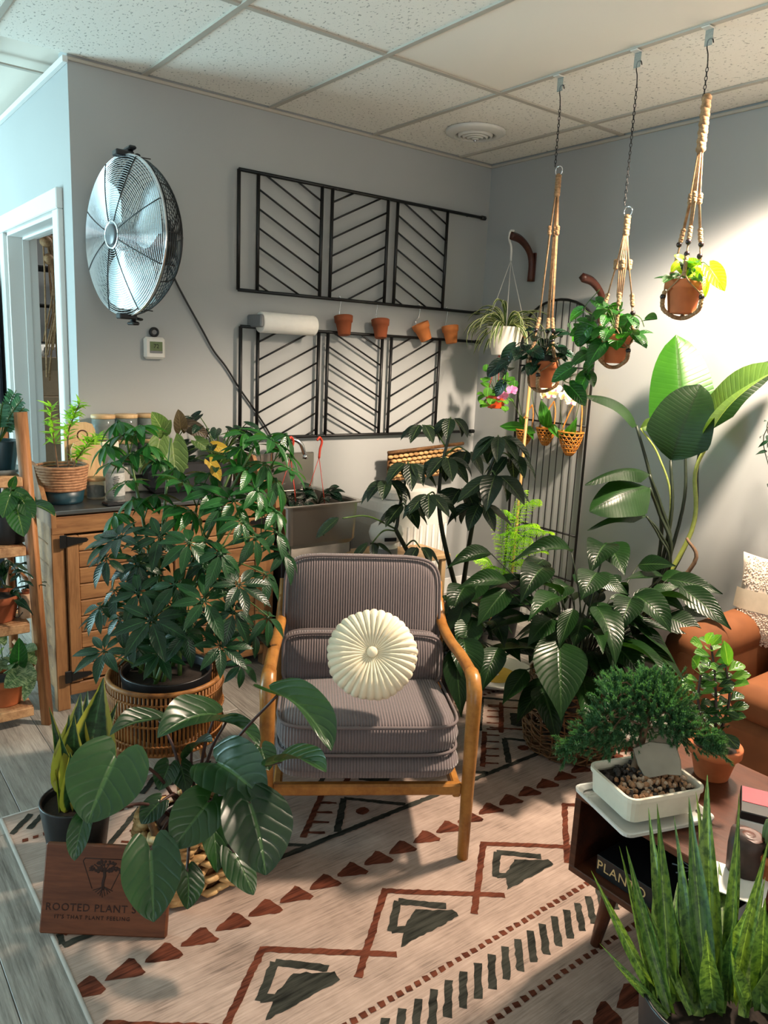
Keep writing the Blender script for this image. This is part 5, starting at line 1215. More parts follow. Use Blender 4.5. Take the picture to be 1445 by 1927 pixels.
for (u, v, dd, s) in ((235, 815, 2.55, 1.0), (250, 850, 2.6, 1.0), (210, 870, 2.55, .8), (300, 860, 2.65, .9), (330, 880, 2.6, .9), (345, 905, 2.5, 1.0), (250, 935, 2.55, 1.0), (215, 965, 2.5, 1.0), (470, 815, 2.55, 1.0), (512, 825, 2.55, 1.1), (535, 850, 2.6, .9), (430, 860, 2.6, 1.0), (470, 880, 2.55, 1.0), (520, 900, 2.6, 1.1), (400, 925, 2.5, 1.0), (440, 940, 2.5, 1.2), (495, 950, 2.55, 1.0), (225, 1010, 2.4, 1.05), (200, 1050, 2.35, 1.0), (215, 1110, 2.35, 1.0), (260, 1060, 2.35, 1.1), (300, 1010, 2.4, 1.1), (355, 1020, 2.3, 1.15), (415, 1040, 2.3, 1.2), (480, 1010, 2.4, 1.2), (520, 1000, 2.5, 1.1), (330, 1100, 2.3, 1.2), (385, 1130, 2.25, 1.25), (285, 1165, 2.25, 1.3), (225, 1160, 2.3, 1.0), (195, 1225, 2.28, 1.0), (450, 1100, 2.3, 1.1), (500, 1080, 2.4, 1.0), (505, 1160, 2.35, 1.1), (480, 1190, 2.35, 1.0), (415, 1215, 2.25, 1.0), (300, 1230, 2.28, .9), (350, 1190, 2.25, 1.0), (455, 1250, 2.3, .9), (440, 1150, 2.25, 1.1), (260, 1115, 2.3, 1.0), (545, 880, 2.7, .9), (360, 960, 2.5, 1.1)):
    cluster(at(u, v, dd), s*(1.3 if v < 960 else 1.08))
for (u, v, dd) in ((222, 790, 2.6), (262, 800, 2.55), (200, 835, 2.6), (278, 835, 2.6), (395, 890, 2.6), (455, 840, 2.6), (500, 870, 2.55), (540, 815, 2.6), (485, 920, 2.5), (415, 955, 2.45), (455, 980, 2.4), (520, 960, 2.55), (535, 1040, 2.5), (330, 950, 2.5), (290, 930, 2.55), (240, 905, 2.6)):
    cluster(at(u, v, dd), 1.15)
for k in range(34):
    z = random.uniform(.08, .50); a = random.uniform(0, 2*PI); rr = random.uniform(.06, .24)*(1-.3*abs(z-.4)); cluster(top+Vector((rr*math.cos(a), rr*math.sin(a), z)), random.uniform(.85, 1.15))
LMn = M

# ------------------------------------------------------------------ yellow-edged snake plant
def sword_plant(name, label, loc, r0, r1, h, blades, lm, potmat=None, w=.12):
    p = thing(name, label, 'plant', loc); pot_part(p, r0, r1, h, potmat or M['blackp'])
    vv = [leaf_mesh('leaf', lm, shape='sword', w=w, bend=b, fold=f, nl=10, nw=4, twist=tw, seed=i) for i, (b, f, tw) in enumerate(((.12, .35, .2), (.3, .45, -.3), (-.2, .3, .5)))]
    vv += [leaf_mesh('leaf', lm, shape='lance', w=w, bend=.25, fold=.4, nl=10, nw=4, twist=.25, seed=9)]
    for i, (B, T, ws, kind) in enumerate(blades): put_leaf(p, vv[kind if kind is not None else i % 3], B, T, TOCAM(B)+Vector((random.uniform(-.5, .5), random.uniform(-.5, .5), 0)), ws)
    return p
random.seed(81)
lc = Vector((-2.845, -1.42, .009)); bl = []
for (u, v, tu, tv, ws, dd, k) in ((185, 1400, 195, 1275, 1.9, 2.22, 3), (160, 1410, 152, 1305, 1.8, 2.2, 3), (178, 1430, 165, 1300, 1.3, 2.3, 3), (125, 1490, 130, 1345, 1.3, 2.18, 3), (155, 1500, 140, 1345, 1.7, 2.12, 3), (122, 1500, 132, 1415, 1.6, 2.08, 3), (205, 1450, 222, 1320, 1.0, 2.28, 3), (150, 1450, 92, 1330, .8, 2.22, 1), (165, 1500, 175, 1385, 1.6, 2.15, 3), (140, 1480, 112, 1380, 1.0, 2.1, 3)):
    B = lc+Vector((random.uniform(-.045, .045), random.uniform(-.045, .045), .16)); T = at(tu, tv, dd); bl.append((B, T, ws*1.0, k))
sword_plant('snake_plant', 'yellow-edged snake plant in a black pot behind the wooden sign', lc, .075, .098, .19, bl, LM['snakey'], w=.24)

# ------------------------------------------------------------------ heart-leaf philodendron in seagrass basket
hc = Vector((-2.60, -1.665, .009))
sg = thing('seagrass_basket', 'chunky woven seagrass basket under the heart-leaved plant', 'basket', hc)
for r_ in range(8):
    m_ = MB(); n_ = 16
    for k in range(n_):
        for s in (0, 1):
            a = 2*PI*(k+.5*(r_ % 2)+.25*s)/n_; e = .55; ca, sa = math.cos(a), math.sin(a)
            rr = .128+.010*math.sin(PI*r_/7); x = rr*(abs(ca)**e)*(1 if ca > 0 else -1); y = rr*.9*(abs(sa)**e)*(1 if sa > 0 else -1)
            tn = Vector((-sa, ca, 0)); up_ = Vector((0, 0, 1)); z = .015+.0235*r_+(.003 if s else -.003)
            sl = .010*(1 if s else -1)
            c_ = Vector((x, y, z)); rad = Vector((ca, sa, 0))
            m_.tube([c_-tn*.027-up_*sl*.6-rad*.006, c_-tn*.010+rad*.004, c_+tn*.010+rad*.004, c_+tn*.027+up_*sl*.6-rad*.006], [.008, .0135, .0135, .008], 7, flat=.7)
    m_.build('weave_row', M['seagrass'], sg)['kind'] = 'stuff'
MB().lathe([(.001, .008), (.105, .008), (.112, .17), (.108, .17)], 28).build('liner', M['wicker'], sg)
part_tube('handle', sg, spline([(-.115, .06, .18), (-.125, .04, .225), (-.13, -.01, .235), (-.12, -.05, .18)], 6), .011, M['wicker'])
for k in range(8): a = k/7; part_tube('handle_wrap', sg, [(-.128-.012*math.sin(PI*a), .055-.1*a, .185+.045*math.sin(PI*a)), (-.112-.012*math.sin(PI*a), .05-.1*a, .195+.045*math.sin(PI*a))], .006, M['seagrass'], 6)
hp = thing('heart_leaf_plant', 'large-leaved heart philodendron with glossy green leaves in the seagrass basket', 'plant', hc+Vector((0, 0, .0105))); pot_part(hp, .08, .098, .16, M['blackp'])
HM = [leaf_mesh('leaf', LM['heart'], shape='heart', w=w_, bend=b_, lobe=.22, fold=f_, nl=14, nw=8, wave=wv, seed=i) for i, (w_, b_, f_, wv) in enumerate(((.92, .55, .10, .04), (.92, .8, .16, .05), (.92, .35, -.08, .04)))]
hb = hp.location+Vector((0, 0, .15))
def heart(nu, nv, tu, tv, wpx, d0, d1, N=None, k=0, petiole=True, lm=None):
    B = at(nu, nv, d0); T = at(tu, tv, d1); L = (T-B).length; wreal = wpx*(d0+d1)/2/FPX
    N = Vector(N) if N else TOCAM(B)+Vector((0, 0, .6))
    put_leaf(hp, HM[k], B, T, N, wreal/(.92*L))
    if petiole:
        md = hb.lerp(B, .5)+Vector((0, 0, .05)); stem(hp, [hb+Vector((random.uniform(-.03, .03), random.uniform(-.03, .03), 0)), md, B], (.0055, .0035), M['stem_p'], 'petiole', n=6, seg=7)
heart(218, 1425, 164, 1550, 148, 1.88, 1.78, (-.45, -.75, .45), 0); heart(405, 1345, 296, 1388, 92, 2.10, 1.92, (-.2, -.35, 1), 1); heart(300, 1356, 206, 1384, 56, 2.15, 2.02, (-.3, -.2, 1), 1)
heart(408, 1436, 500, 1508, 122, 1.98, 1.86, (-.25, -.8, .75), 1); heart(470, 1512, 500, 1647, 140, 1.80, 1.72, (-.05, -1, .35), 0); heart(392, 1510, 326, 1598, 98, 1.88, 1.80, (-.6, -.6, .4), 0)
heart(398, 1525, 408, 1642, 58, 1.93, 1.86, (-.2, -1, .1), 0); heart(284, 1600, 289, 1735, 110, 1.76, 1.68, (-.35, -.9, .3), 0); heart(352, 1640, 352, 1711, 64, 1.80, 1.76, (.1, -1, .1), 0)
heart(440, 1605, 477, 1684, 66, 1.86, 1.82, (.2, -1, .2), 2); heart(522, 1308, 624, 1412, 92, 1.98, 1.80, (.15, -.5, .9), 1); heart(528, 1434, 614, 1452, 72, 1.88, 1.76, (.1, -.55, .9), 1)
heart(492, 1408, 506, 1450, 48, 1.98, 1.94, None, 0); heart(425, 1360, 488, 1404, 46, 2.15, 2.08, (.2, -.2, 1), 1); heart(156, 1545, 140, 1620, 44, 1.80, 1.76, (-.6, -.8, .1), 0)
heart(318, 1440, 300, 1488, 48, 2.08, 2.02, None, 0, True); heart(340, 1440, 352, 1490, 44, 2.1, 2.06, None, 2); heart(300, 1510, 265, 1550, 46, 2.0, 1.97, None, 0); heart(360, 1415, 400, 1395, 46, 2.12, 2.06, (0, -.3, 1), 1); heart(455, 1560, 440, 1610, 50, 1.95, 1.9, None, 0)

# wooden sign
s0, s1 = floor_at(72, 1757, .010), floor_at(312, 1767, .010)
dirx = (s1-s0); SW = dirx.length; sgn = thing('wooden_sign', 'dark wooden shop sign with engraved tree emblem leaning on the basket', 'sign', (s0+s1)/2, math.atan2(dirx.y, dirx.x))
SHh = .220; tl = R(-17); Rs = Matrix.Rotation(tl, 4, 'X')
bo = MB().box((0, .009, SHh/2), (SW, .018, SHh), .004).build('board', M['plaque'], sgn); bo.rotation_euler = (tl, 0, 0)
def on_sign(me, x, z, name):
    o = bpy.data.objects.new(name, me); COL.objects.link(o); o.parent = bo; o.location = (x, -.0006, z); o.rotation_euler = (R(90), 0, 0); return o
on_sign(text_mesh('sign_text', 'ROOTED PLANT S', .0256, M['engrave'], .0006, 'LEFT', 1.12), -SW/2+.012, .066, 'sign_text')
on_sign(text_mesh('sign_tagline', "IT'S THAT PLANT FEELING", .0132, M['engrave'], .0006, 'LEFT', 1.25), -SW/2+.036, .043, 'sign_tagline')
tre = MB(); tre.tube([(-.013, .0, -.0005), (.0, .006, -.0005)], .0005, 4)
ex = 0.010
emb = MB()
def seg2(a, b, w=.0022): emb.tube([(a[0], a[1], .0), (b[0], b[1], .0)], w/2, 5, flat=.4)
for pts in ([(-.030, -.028), (-.054, .030), (-.050, .036), (.030, .036)], [(.03, .036), (.054, .036)], [(.012, -.028), (.034, .024)]):
    for a, b in zip(pts, pts[1:]): seg2(a, b, .0022)
random.seed(4)
emb.tube([(-.006, -.030, 0), (-.007, -.015, 0), (-.004, 0, 0), (-.006, .012, 0)], .0034, 6, flat=.3)
for k in range(9):
    a = -2.6+.65*k*.5; x0, y0 = -.006, -.022; x1, y1 = x0+.022*math.cos(a*.55-.72), y0-.024+.006*abs(k-4)*.6; emb.tube([(x0, y0, 0), ((x0+x1)/2+random.uniform(-.004, .004), (y0+y1)/2, 0), (-.006+(k-4)*.0055, y1, 0)], .0010, 5, flat=.4)
for k in range(7):
    a = PI*(k+.5)/7; emb.tube([(-.006, .008, 0), (-.006+.030*math.cos(a), .010+.022*math.sin(a), 0)], .0012, 5, flat=.4)
for k in range(60):
    a = random.uniform(0, PI); r_ = random.uniform(.25, 1); emb.sphere((-.006+.038*r_*math.cos(a), .008+.024*r_*math.sin(a), 0), (random.uniform(.0025, .0045), random.uniform(.002, .0038), .0005), 6, 4)
o = emb.build('emblem', M['engrave'], bo); o.location = (.0, -.0002, .146); o.scale = (1.15, 1.15, 1.15); o.rotation_euler = (R(90), 0, 0)
# ------------------------------------------------------------------ umbrella tree behind the armchair
random.seed(91)
ub = Vector((-.98, -.98, .009))
um = thing('umbrella_tree', 'tall umbrella tree with drooping oval leaves behind the armchair', 'plant', ub); pot_part(um, .13, .165, .28, M['black'], soilz=.9)
MB().tube([(.168*math.cos(a), .168*math.sin(a), .28) for a in np.linspace(0, 2*PI, 33)[:-1]], .009, 6, closed=True).build('pot_rim', M['rattan'], um)
UV_ = [leaf_mesh('leaflet', LM['umbr'], shape='ovate', w=.44, bend=b_, fold=f_, nl=8, nw=4, wave=.04, seed=i) for i, (b_, f_) in enumerate(((.5, .16), (.8, .22), (.3, .1)))]
trs = []
for pts in ([(735, 1080, 3.45), (757, 1020, 3.42), (748, 980, 3.4), (768, 880, 3.4)], [(835, 1080, 3.45), (832, 1000, 3.42), (828, 900, 3.4), (850, 800, 3.4)], [(878, 1080, 3.45), (885, 1010, 3.4), (900, 950, 3.35), (940, 830, 3.3)]):
    pw = [ub+Vector((random.uniform(-.06, .06), random.uniform(-.06, .06), .24))]+[at(*p) for p in pts[1:]]; stem(um, pw, (.012, .006), M['stem_d'], 'trunk', n=8, seg=8); trs.append(spline(pw, 12))
def umbrella(u, v, d, n, lpx, spread=None, a0=None):
    C = at(u, v, d); best = min(((p-(C-Vector((0, 0, .06)))).length, i, j) for i, t_ in enumerate(trs) for j, p in enumerate(t_)); src = trs[best[1]][best[2]]
    stem(um, [src, src.lerp(C, .55)+Vector((0, 0, .03)), C], (.0042, .003), M['stem_g'], 'petiole', n=5, seg=6)
    for k in range(n):
        a = (2*PI*k/n+random.uniform(-.15, .15)) if spread is None else a0+spread*(k/(max(1, n-1))-.5)
        h = RT*math.cos(a)+FW*(-math.sin(a)); dn = random.uniform(.75, 1.35)
        d_ = (h+Vector((0, 0, -dn))).normalized(); L = lpx*d/FPX*random.uniform(.85, 1.15); B = C+h*.02
        put_leaf(um, random.choice(UV_), B, B+d_*L, h*.9+Vector((0, 0, .6))+TOCAM(B)*.35, random.uniform(.95, 1.15), 'leaflet')
for a in ((769, 872, 3.3, 8, 58), (794, 800, 3.4, 6, 42), (848, 788, 3.4, 7, 50), (840, 862, 3.3, 8, 58), (938, 822, 3.2, 7, 68), (933, 895, 3.15, 7, 78), (728, 905, 3.3, 8, 55), (806, 930, 3.2, 8, 62), (880, 850, 3.45, 7, 55), (905, 950, 3.2, 6, 60), (700, 1022, 3.25, 5, 42), (790, 1030, 3.2, 6, 42), (870, 920, 3.3, 6, 60), (762, 950, 3.35, 6, 55), (960, 860, 3.3, 5, 60)): umbrella(*a)
umbrella(645, 975, 3.1, 3, 62, 1.2, PI)
# bright asparagus fern behind
af = thing('asparagus_fern', 'bright yellow-green feathery fern by the wire trellis', 'fern', (-.42, -.72, 0)); pot_part(af, .10, .13, .30, M['blackp'])
random.seed(93)
fm = MB()
def frond(c, tip, w, mb, droop=.25, n=26):
    c = Vector(c); tip = Vector(tip); pts = spline([c, c.lerp(tip, .5)+Vector((0, 0, droop*(tip-c).length)), tip], n//2)
    mb.tube(pts, .0018, 4); N = len(pts)
    for i, p in enumerate(pts):
        t_ = i/(N-1)
        if t_ < .25: continue
        T = (pts[min(N-1, i+1)]-pts[max(0, i-1)]).normalized(); s = T.cross(Vector((0, 0, 1))).normalized(); l = w*math.sin(PI*min(1, (t_-.2)*1.15))**.6
        for sg in (-1, 1):
            for j in range(5):
                f = (j+1)/5; q = p+s*sg*l*f*.8+T*l*f*.35-Vector((0, 0, .25*l*f*f)); 
                dd = (s*sg*.5+T*.6+Vector((random.uniform(-.4, .4), random.uniform(-.4, .4), -.8))).normalized()*.016
                sd = T*.0028
                mb.add([q-sd, q+sd, q+dd], [(0, 1, 2)])
            mb.tube([p, p+s*sg*l*.8+T*l*.35-Vector((0, 0, .25*l))], .0008, 3)
ac = af.location+Vector((0, 0, .28))
for (u, v, x) in ((1005, 940, -.45), (1030, 1000, -.45), (1018, 1035, -.5), (1000, 985, -.5), (960, 1000, -.55), (900, 1045, -.5), (870, 1040, -.45), (930, 1065, -.6), (1010, 1060, -.5), (985, 925, -.4), (945, 960, -.5), (985, 1010, -.55), (905, 1085, -.6)):
    frond(ac-af.location, wall2(u, v, x)-af.location, .085, fm, random.uniform(.1, .3))
o = fm.build('fronds', LM['fern'], af); o['kind'] = 'stuff'

# ------------------------------------------------------------------ peace lilies
random.seed(101)
pc = Vector((-1.08, -1.765, .009))
wb = thing('wicker_basket', 'openwork brown wicker basket holding the large peace lily', 'basket', pc); BR, BH = .178, .295
def br_(t): return BR*(.90+.14*math.sin(PI*(.15+.75*t)))
for r_ in range(25):
    t_ = r_/24; m_ = MB(); ph_ = random.uniform(0, 6); am = .006+.005*random.random(); n_ = random.choice((7, 9, 11)); rr = br_(t_)
    m_.tube([((rr+.005*math.sin(12*a+PI*r_))*math.cos(a), (rr+.005*math.sin(12*a+PI*r_))*math.sin(a), .012+BH*.95*t_+am*math.sin(n_*a+ph_)) for a in np.linspace(0, 2*PI, 61)[:-1]], .0036, 5, closed=True); m_.build('strand', M['wicker'], wb)
for k in range(24):
    a = 2*PI*k/24; part_tube('upright', wb, [(br_(t_)*math.cos(a+.05*math.sin(t_*6)), br_(t_)*math.sin(a+.05*math.sin(t_*6)), .006+BH*t_) for t_ in np.linspace(0, 1, 8)], .0038, M['wicker'], 5)
for q in range(3): MB().tube([((br_(1)+.003*math.sin(20*a+q*2))*math.cos(a), (br_(1)+.003*math.sin(20*a+q*2))*math.sin(a), BH+.005*math.cos(20*a+q*2)) for a in np.linspace(0, 2*PI, 81)[:-1]], .005, 6, closed=True).build('rim_braid', M['wicker'], wb)
MB().lathe([(.001, .004), (BR*.9, .004), (BR*.9, .010), (.001, .010)], 28).build('base', M['wicker'], wb)
LV = [leaf_mesh('leaf', LM['lily'], shape='lance', w=.44, bend=b_, fold=f_, nl=12, nw=4, wave=wv, twist=tw, seed=i) for i, (b_, f_, wv, tw) in enumerate(((.6, .18, .07, 0), (.95, .25, .09, .3), (.4, .12, .06, -.3), (1.2, .3, .1, .15)))]
def lily(name, label, loc, potr, poth):
    p = thing(name, label, 'plant', loc); pot_part(p, potr*.8, potr, poth, M['blackp']); p['c'] = 1; del p['c']; return p
pl = lily('peace_lily', 'large glossy peace lily in the wicker basket beside the armchair', pc+Vector((0, 0, .0195)), .125, .24)
pb = pl.location+Vector((0, 0, .21))
def lleaf(pl_, base, zx, zy, tx, ty, wz, dB, dT, N=None, k=None, S_=2.312, ox=820, oy=960):
    B = at(ox+zx/S_, oy+zy/S_, dB); T = at(ox+tx/S_, oy+ty/S_, dT); L = (T-B).length; wr = wz/S_*(dB+dT)/2/FPX
    put_leaf(pl_, LV[k if k is not None else random.randrange(4)], B, T, Vector(N) if N else TOCAM(B)*.8+Vector((0, 0, .9)), max(.6, min(1.9, 1.12*wr/(.44*.9*L))))
    b0 = base+Vector((random.uniform(-.05, .05), random.uniform(-.05, .05), 0)); stem(pl_, [b0, b0.lerp(B, .55)+Vector((0, 0, .06)), B], (.0036, .0022), M['stem_d'], 'petiole', n=4, seg=5)
for a in ((590, 182, 325, 228, 60, 2.95, 2.85), (240, 190, 45, 255, 70, 3.0, 2.9), (740, 150, 670, 280, 125, 3.05, 2.9), (745, 142, 822, 285, 125, 3.1, 2.95), (880, 238, 1045, 243, 85, 3.1, 3.0), (1010, 300, 1248, 365, 85, 3.05, 2.95), (940, 360, 1062, 330, 50, 3.0, 3.0), (1062, 335, 1285, 520, 105, 3.0, 2.85), (985, 285, 812, 308, 60, 3.1, 3.0), (700, 272, 632, 392, 150, 2.85, 2.75), (470, 250, 368, 405, 125, 2.85, 2.72), (308, 345, 178, 510, 110, 2.8, 2.7), (312, 315, 82, 348, 75, 2.85, 2.75), (475, 215, 378, 295, 105, 3.0, 2.9), (685, 285, 842, 370, 75, 2.9, 2.85), (850, 385, 798, 540, 115, 2.8, 2.7), (535, 570, 545, 915, 205, 2.68, 2.5), (765, 580, 905, 740, 145, 2.75, 2.65), (865, 370, 1025, 535, 125, 2.85, 2.75), (1000, 465, 1175, 545, 110, 2.9, 2.82), (505, 475, 398, 592, 100, 2.78, 2.7), (915, 565, 1048, 750, 80, 2.8, 2.72), (395, 695, 288, 850, 85, 2.8, 2.72), (455, 765, 525, 1015, 125, 2.72, 2.6), (925, 372, 1085, 445, 80, 2.95, 2.9), (640, 470, 600, 600, 100, 2.85, 2.78), (880, 470, 860, 560, 90, 2.9, 2.85), (580, 330, 480, 400, 100, 2.95, 2.9), (1080, 420, 1200, 470, 90, 3.05, 3.0), (700, 400, 740, 520, 100, 2.8, 2.74), (420, 330, 350, 300, 80, 3.0, 2.95), (980, 300, 1120, 290, 60, 3.1, 3.05)):
    lleaf(pl, pb, *a)
for k in range(62):
    a = random.uniform(0, 2*PI); e = random.uniform(-.3, 1.15); r_ = random.uniform(.12, .42); B = pb+Vector((r_*.5*math.cos(a), r_*.5*math.sin(a), .16+.22*e)); d = Vector((math.cos(a), math.sin(a), random.uniform(-.7, .15))).normalized()
    stem(pl, [pb+Vector((.04*math.cos(a), .04*math.sin(a), 0)), pb.lerp(B, .5)+Vector((0, 0, .04)), B], (.0034, .002), M['stem_d'], 'petiole', n=4, seg=5); put_leaf(pl, random.choice(LV), B, B+d*random.uniform(.16, .26), Vector((math.cos(a)*.4, math.sin(a)*.4, 1)), random.uniform(.85, 1.15))
pl2 = lily('peace_lily', 'darker peace lily wedged between armchair and wicker basket', (-1.33, -1.23, .009), .11, .22); pb2 = pl2.location+Vector((0, 0, .20))
for a in ((130, 330, 60, 480, 110, 2.9, 2.8), (160, 480, 100, 640, 110, 2.78, 2.7), (120, 560, 150, 800, 130, 2.65, 2.55), (80, 600, 110, 900, 110, 2.6, 2.52), (270, 600, 200, 790, 100, 2.75, 2.65), (250, 480, 300, 600, 80, 2.9, 2.8), (120, 420, 70, 560, 90, 2.8, 2.75), (200, 300, 130, 420, 100, 3.0, 2.9), (90, 380, 130, 520, 90, 2.85, 2.8), (300, 560, 370, 660, 70, 2.95, 2.85), (140, 640, 90, 840, 90, 2.6, 2.55)):
    lleaf(pl2, pb2, *a)
for k in range(24):
    a = random.uniform(0, 2*PI); r_ = random.uniform(.1, .26); B = pb2+Vector((r_*.6*math.cos(a), r_*.6*math.sin(a), random.uniform(.1, .34))); d = Vector((math.cos(a), math.sin(a), random.uniform(-.9, .1))).normalized()
    stem(pl2, [pb2, pb2.lerp(B, .5)+Vector((0, 0, .04)), B], (.0034, .002), M['stem_d'], 'petiole', n=4, seg=5); put_leaf(pl2, random.choice(LV), B, B+d*random.uniform(.14, .22), Vector((math.cos(a)*.4, math.sin(a)*.4, 1)), .9)

# ------------------------------------------------------------------ bird of paradise
random.seed(111)
bc = Vector((-.40, -1.60, 0)); bp2 = thing('bird_of_paradise', 'tall bird of paradise with huge paddle leaves by the right wall', 'plant', bc); pot_part(bp2, .12, .15, .40, plain('grey_pot', '#4c4a48', .6), soilz=.93)
b0 = bc+Vector((0, 0, .37))
def paddle_mesh(lm, b_, f_, wv, tw, i): return leaf_mesh('leaf', LM[lm], shape='paddle', w=.46, bend=b_, fold=f_, nl=14, nw=6, wave=wv, twist=tw, seed=i)
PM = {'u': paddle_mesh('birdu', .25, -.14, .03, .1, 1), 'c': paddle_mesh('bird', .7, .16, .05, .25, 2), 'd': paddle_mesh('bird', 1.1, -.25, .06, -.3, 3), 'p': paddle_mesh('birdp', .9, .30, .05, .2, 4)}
def paddle(bu, bv, tu, tv, wpx, dB, dT, key, stpts, N=None, sm='stem_d', r=(.010, .006)):
    B = at(bu, bv, dB); T = at(tu, tv, dT); L = (T-B).length; wr = wpx*(dB+dT)/2/FPX
    put_leaf(bp2, PM[key], B, T, Vector(N) if N else TOCAM(B), wr/(.46*L)); stem(bp2, [b0+Vector((random.uniform(-.03, .03), random.uniform(-.03, .03), 0))]+[at(*q) for q in stpts]+[B], r, M[sm], 'stalk', n=6, seg=8)
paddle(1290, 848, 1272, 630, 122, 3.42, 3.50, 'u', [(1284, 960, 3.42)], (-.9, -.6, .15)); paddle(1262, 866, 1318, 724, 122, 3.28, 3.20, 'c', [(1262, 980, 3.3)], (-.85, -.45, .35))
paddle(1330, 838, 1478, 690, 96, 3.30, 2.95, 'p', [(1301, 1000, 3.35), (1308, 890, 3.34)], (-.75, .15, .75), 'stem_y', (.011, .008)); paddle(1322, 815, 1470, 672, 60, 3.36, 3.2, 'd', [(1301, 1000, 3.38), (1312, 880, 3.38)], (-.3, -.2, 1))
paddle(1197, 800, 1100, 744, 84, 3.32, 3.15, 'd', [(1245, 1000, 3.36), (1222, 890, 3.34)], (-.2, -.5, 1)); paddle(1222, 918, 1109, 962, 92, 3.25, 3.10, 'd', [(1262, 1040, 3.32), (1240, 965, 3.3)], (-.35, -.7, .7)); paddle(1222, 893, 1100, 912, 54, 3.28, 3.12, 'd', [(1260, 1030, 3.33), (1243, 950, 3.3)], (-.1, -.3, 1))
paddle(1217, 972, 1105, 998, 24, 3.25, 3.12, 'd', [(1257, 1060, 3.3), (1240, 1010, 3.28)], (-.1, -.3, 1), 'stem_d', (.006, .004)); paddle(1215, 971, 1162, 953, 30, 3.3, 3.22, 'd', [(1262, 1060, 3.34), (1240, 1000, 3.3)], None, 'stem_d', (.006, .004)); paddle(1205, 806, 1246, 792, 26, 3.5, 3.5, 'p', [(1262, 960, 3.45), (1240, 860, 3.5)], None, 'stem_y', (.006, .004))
stem(bp2, [b0, at(1306, 1060, 3.3), at(1292, 1012, 3.3)], (.012, .006), M['bark'], 'dry_sheath')

# ------------------------------------------------------------------ couch and cushion
co = thing('couch', 'caramel suede couch along the right wall', 'couch', (-.45, -3.0, 0)); CL = 1.9
def soft(name, c, sz, r, mat, parent, rot=None):
    o = MB().box((0, 0, 0), sz, r).build(name, mat, parent); o.location = c
    if rot: o.rotation_euler = rot
    md = o.modifiers.new('bevel', 'BEVEL'); md.width = r*.5; md.segments = 3
    for p in o.data.polygons: p.use_smooth = True
    return o
soft('base', (0, 0, .18), (.80, CL, .20), .03, M['suede'], co); soft('backrest', (.31, 0, .52), (.20, CL-.05, .42), .06, M['suede'], co, (0, R(8), 0))
for k in range(2): soft('seat_cushion', (-.06, (-.5+k)*(CL-.36)/2, .335), (.68, (CL-.38)/2, .14), .04, M['suede'], co)
for s in (-1, 1):
    soft('arm', (-.02, s*(CL/2-.02), .32), (.78, .16, .34), .05, M['suede'], co); MB().tube([(-.40, s*(CL/2-.02), .455), (.36, s*(CL/2-.02), .475)], .088, 16).build('arm_roll', M['suede'], co)
for sx in (-.34, .34):
    for sy in (-.86, .86): part_tube('leg', co, [(sx, sy, 0), (sx, sy, .09)], [.018, .025], M['bracket'], 8)
cu = thing('throw_pillow', 'beige nubby throw pillow with a smooth band on the couch', 'pillow', (-.37, -2.19, .408))
def pillow(w, h, t, mat, name, parent, z0=0, z1=1):
    vs = []; fs = []; n = 18
    for side in (1, -1):
        for i in range(n+1):
            for j in range(n+1):
                a, b = 2*i/n-1, 2*j/n-1; e = max(0, (1-a**4)*(1-b**4))**.5; pin = 1-.10*(1-abs(a)**2)*abs(b)**6-.0; pin2 = 1-.10*(1-abs(b)**2)*abs(a)**6
                vs.append((a*w/2*pin2, side*t/2*e, b*h/2*pin))
    m = (n+1)**2
    for sd in (0, 1):
        for i in range(n):
            for j in range(n):
                q = sd*m+i*(n+1)+j; f = (q, q+n+1, q+n+2, q+1); fs.append(f if sd else f[::-1])
    return MB().add(vs, fs, None, True).build(name, mat, parent)
pcv = pillow(.38, .36, .14, M['boucle'], 'cover', cu); pcv.location = (0, 0, .175); pcv.rotation_euler = (R(-8), R(4), R(-62))
nub = MB(); random.seed(7)
for k in range(2600):
    a, b = random.uniform(-.93, .93), random.uniform(-.95, .95)
    if -.22 < b < .22: continue
    e = ((1-a**4)*(1-b**4))**.5; nub.sphere((a*.185, -.07*e, b*.178), random.uniform(.0025, .0045), 5, 4)
o = nub.build('nubs', M['boucle'], pcv); o['kind'] = 'stuff'
vs = []; fs = []
for i in range(19):
    a = 2*i/18-1
    for j in range(5): b = -.22+.11*j; e = ((1-a**4)*(1-b**4))**.5; vs.append((a*.187, -.073*e-.001, b*.178))
for i in range(18):
    for j in range(4): q = i*5+j; fs.append((q, q+5, q+6, q+1))
MB().add(vs, fs, None, True).build('band', M['linen'], pcv)

# trailing plant at the right edge
te = thing('trailing_plant', 'dark trailing plant cut off by the right edge of the photo', 'plant', (-.14, -2.17, 1.33)); pot_part(te, .05, .065, .10, M['blackp'])
part_box('shelf_board', te, (.05, 0, -.012), (.18, .22, .022), M['acacia_h'], .003)
random.seed(121)
for k, (u, v0, v1) in enumerate(((1452, 800, 880), (1450, 820, 975), (1462, 800, 930), (1470, 800, 990))):
    pts = [te.location+Vector((0, 0, .1))]+[wall2(u-6*(k % 2), v0-15, -.2), wall2(u, (v0+v1)/2, -.21), wall2(u-4, v1, -.2)]; vine(te, pts, variants('leaf', LM['dark'], 2, shape='lance', w=.35, bend=.5), .05, 9, M['stem_d'])
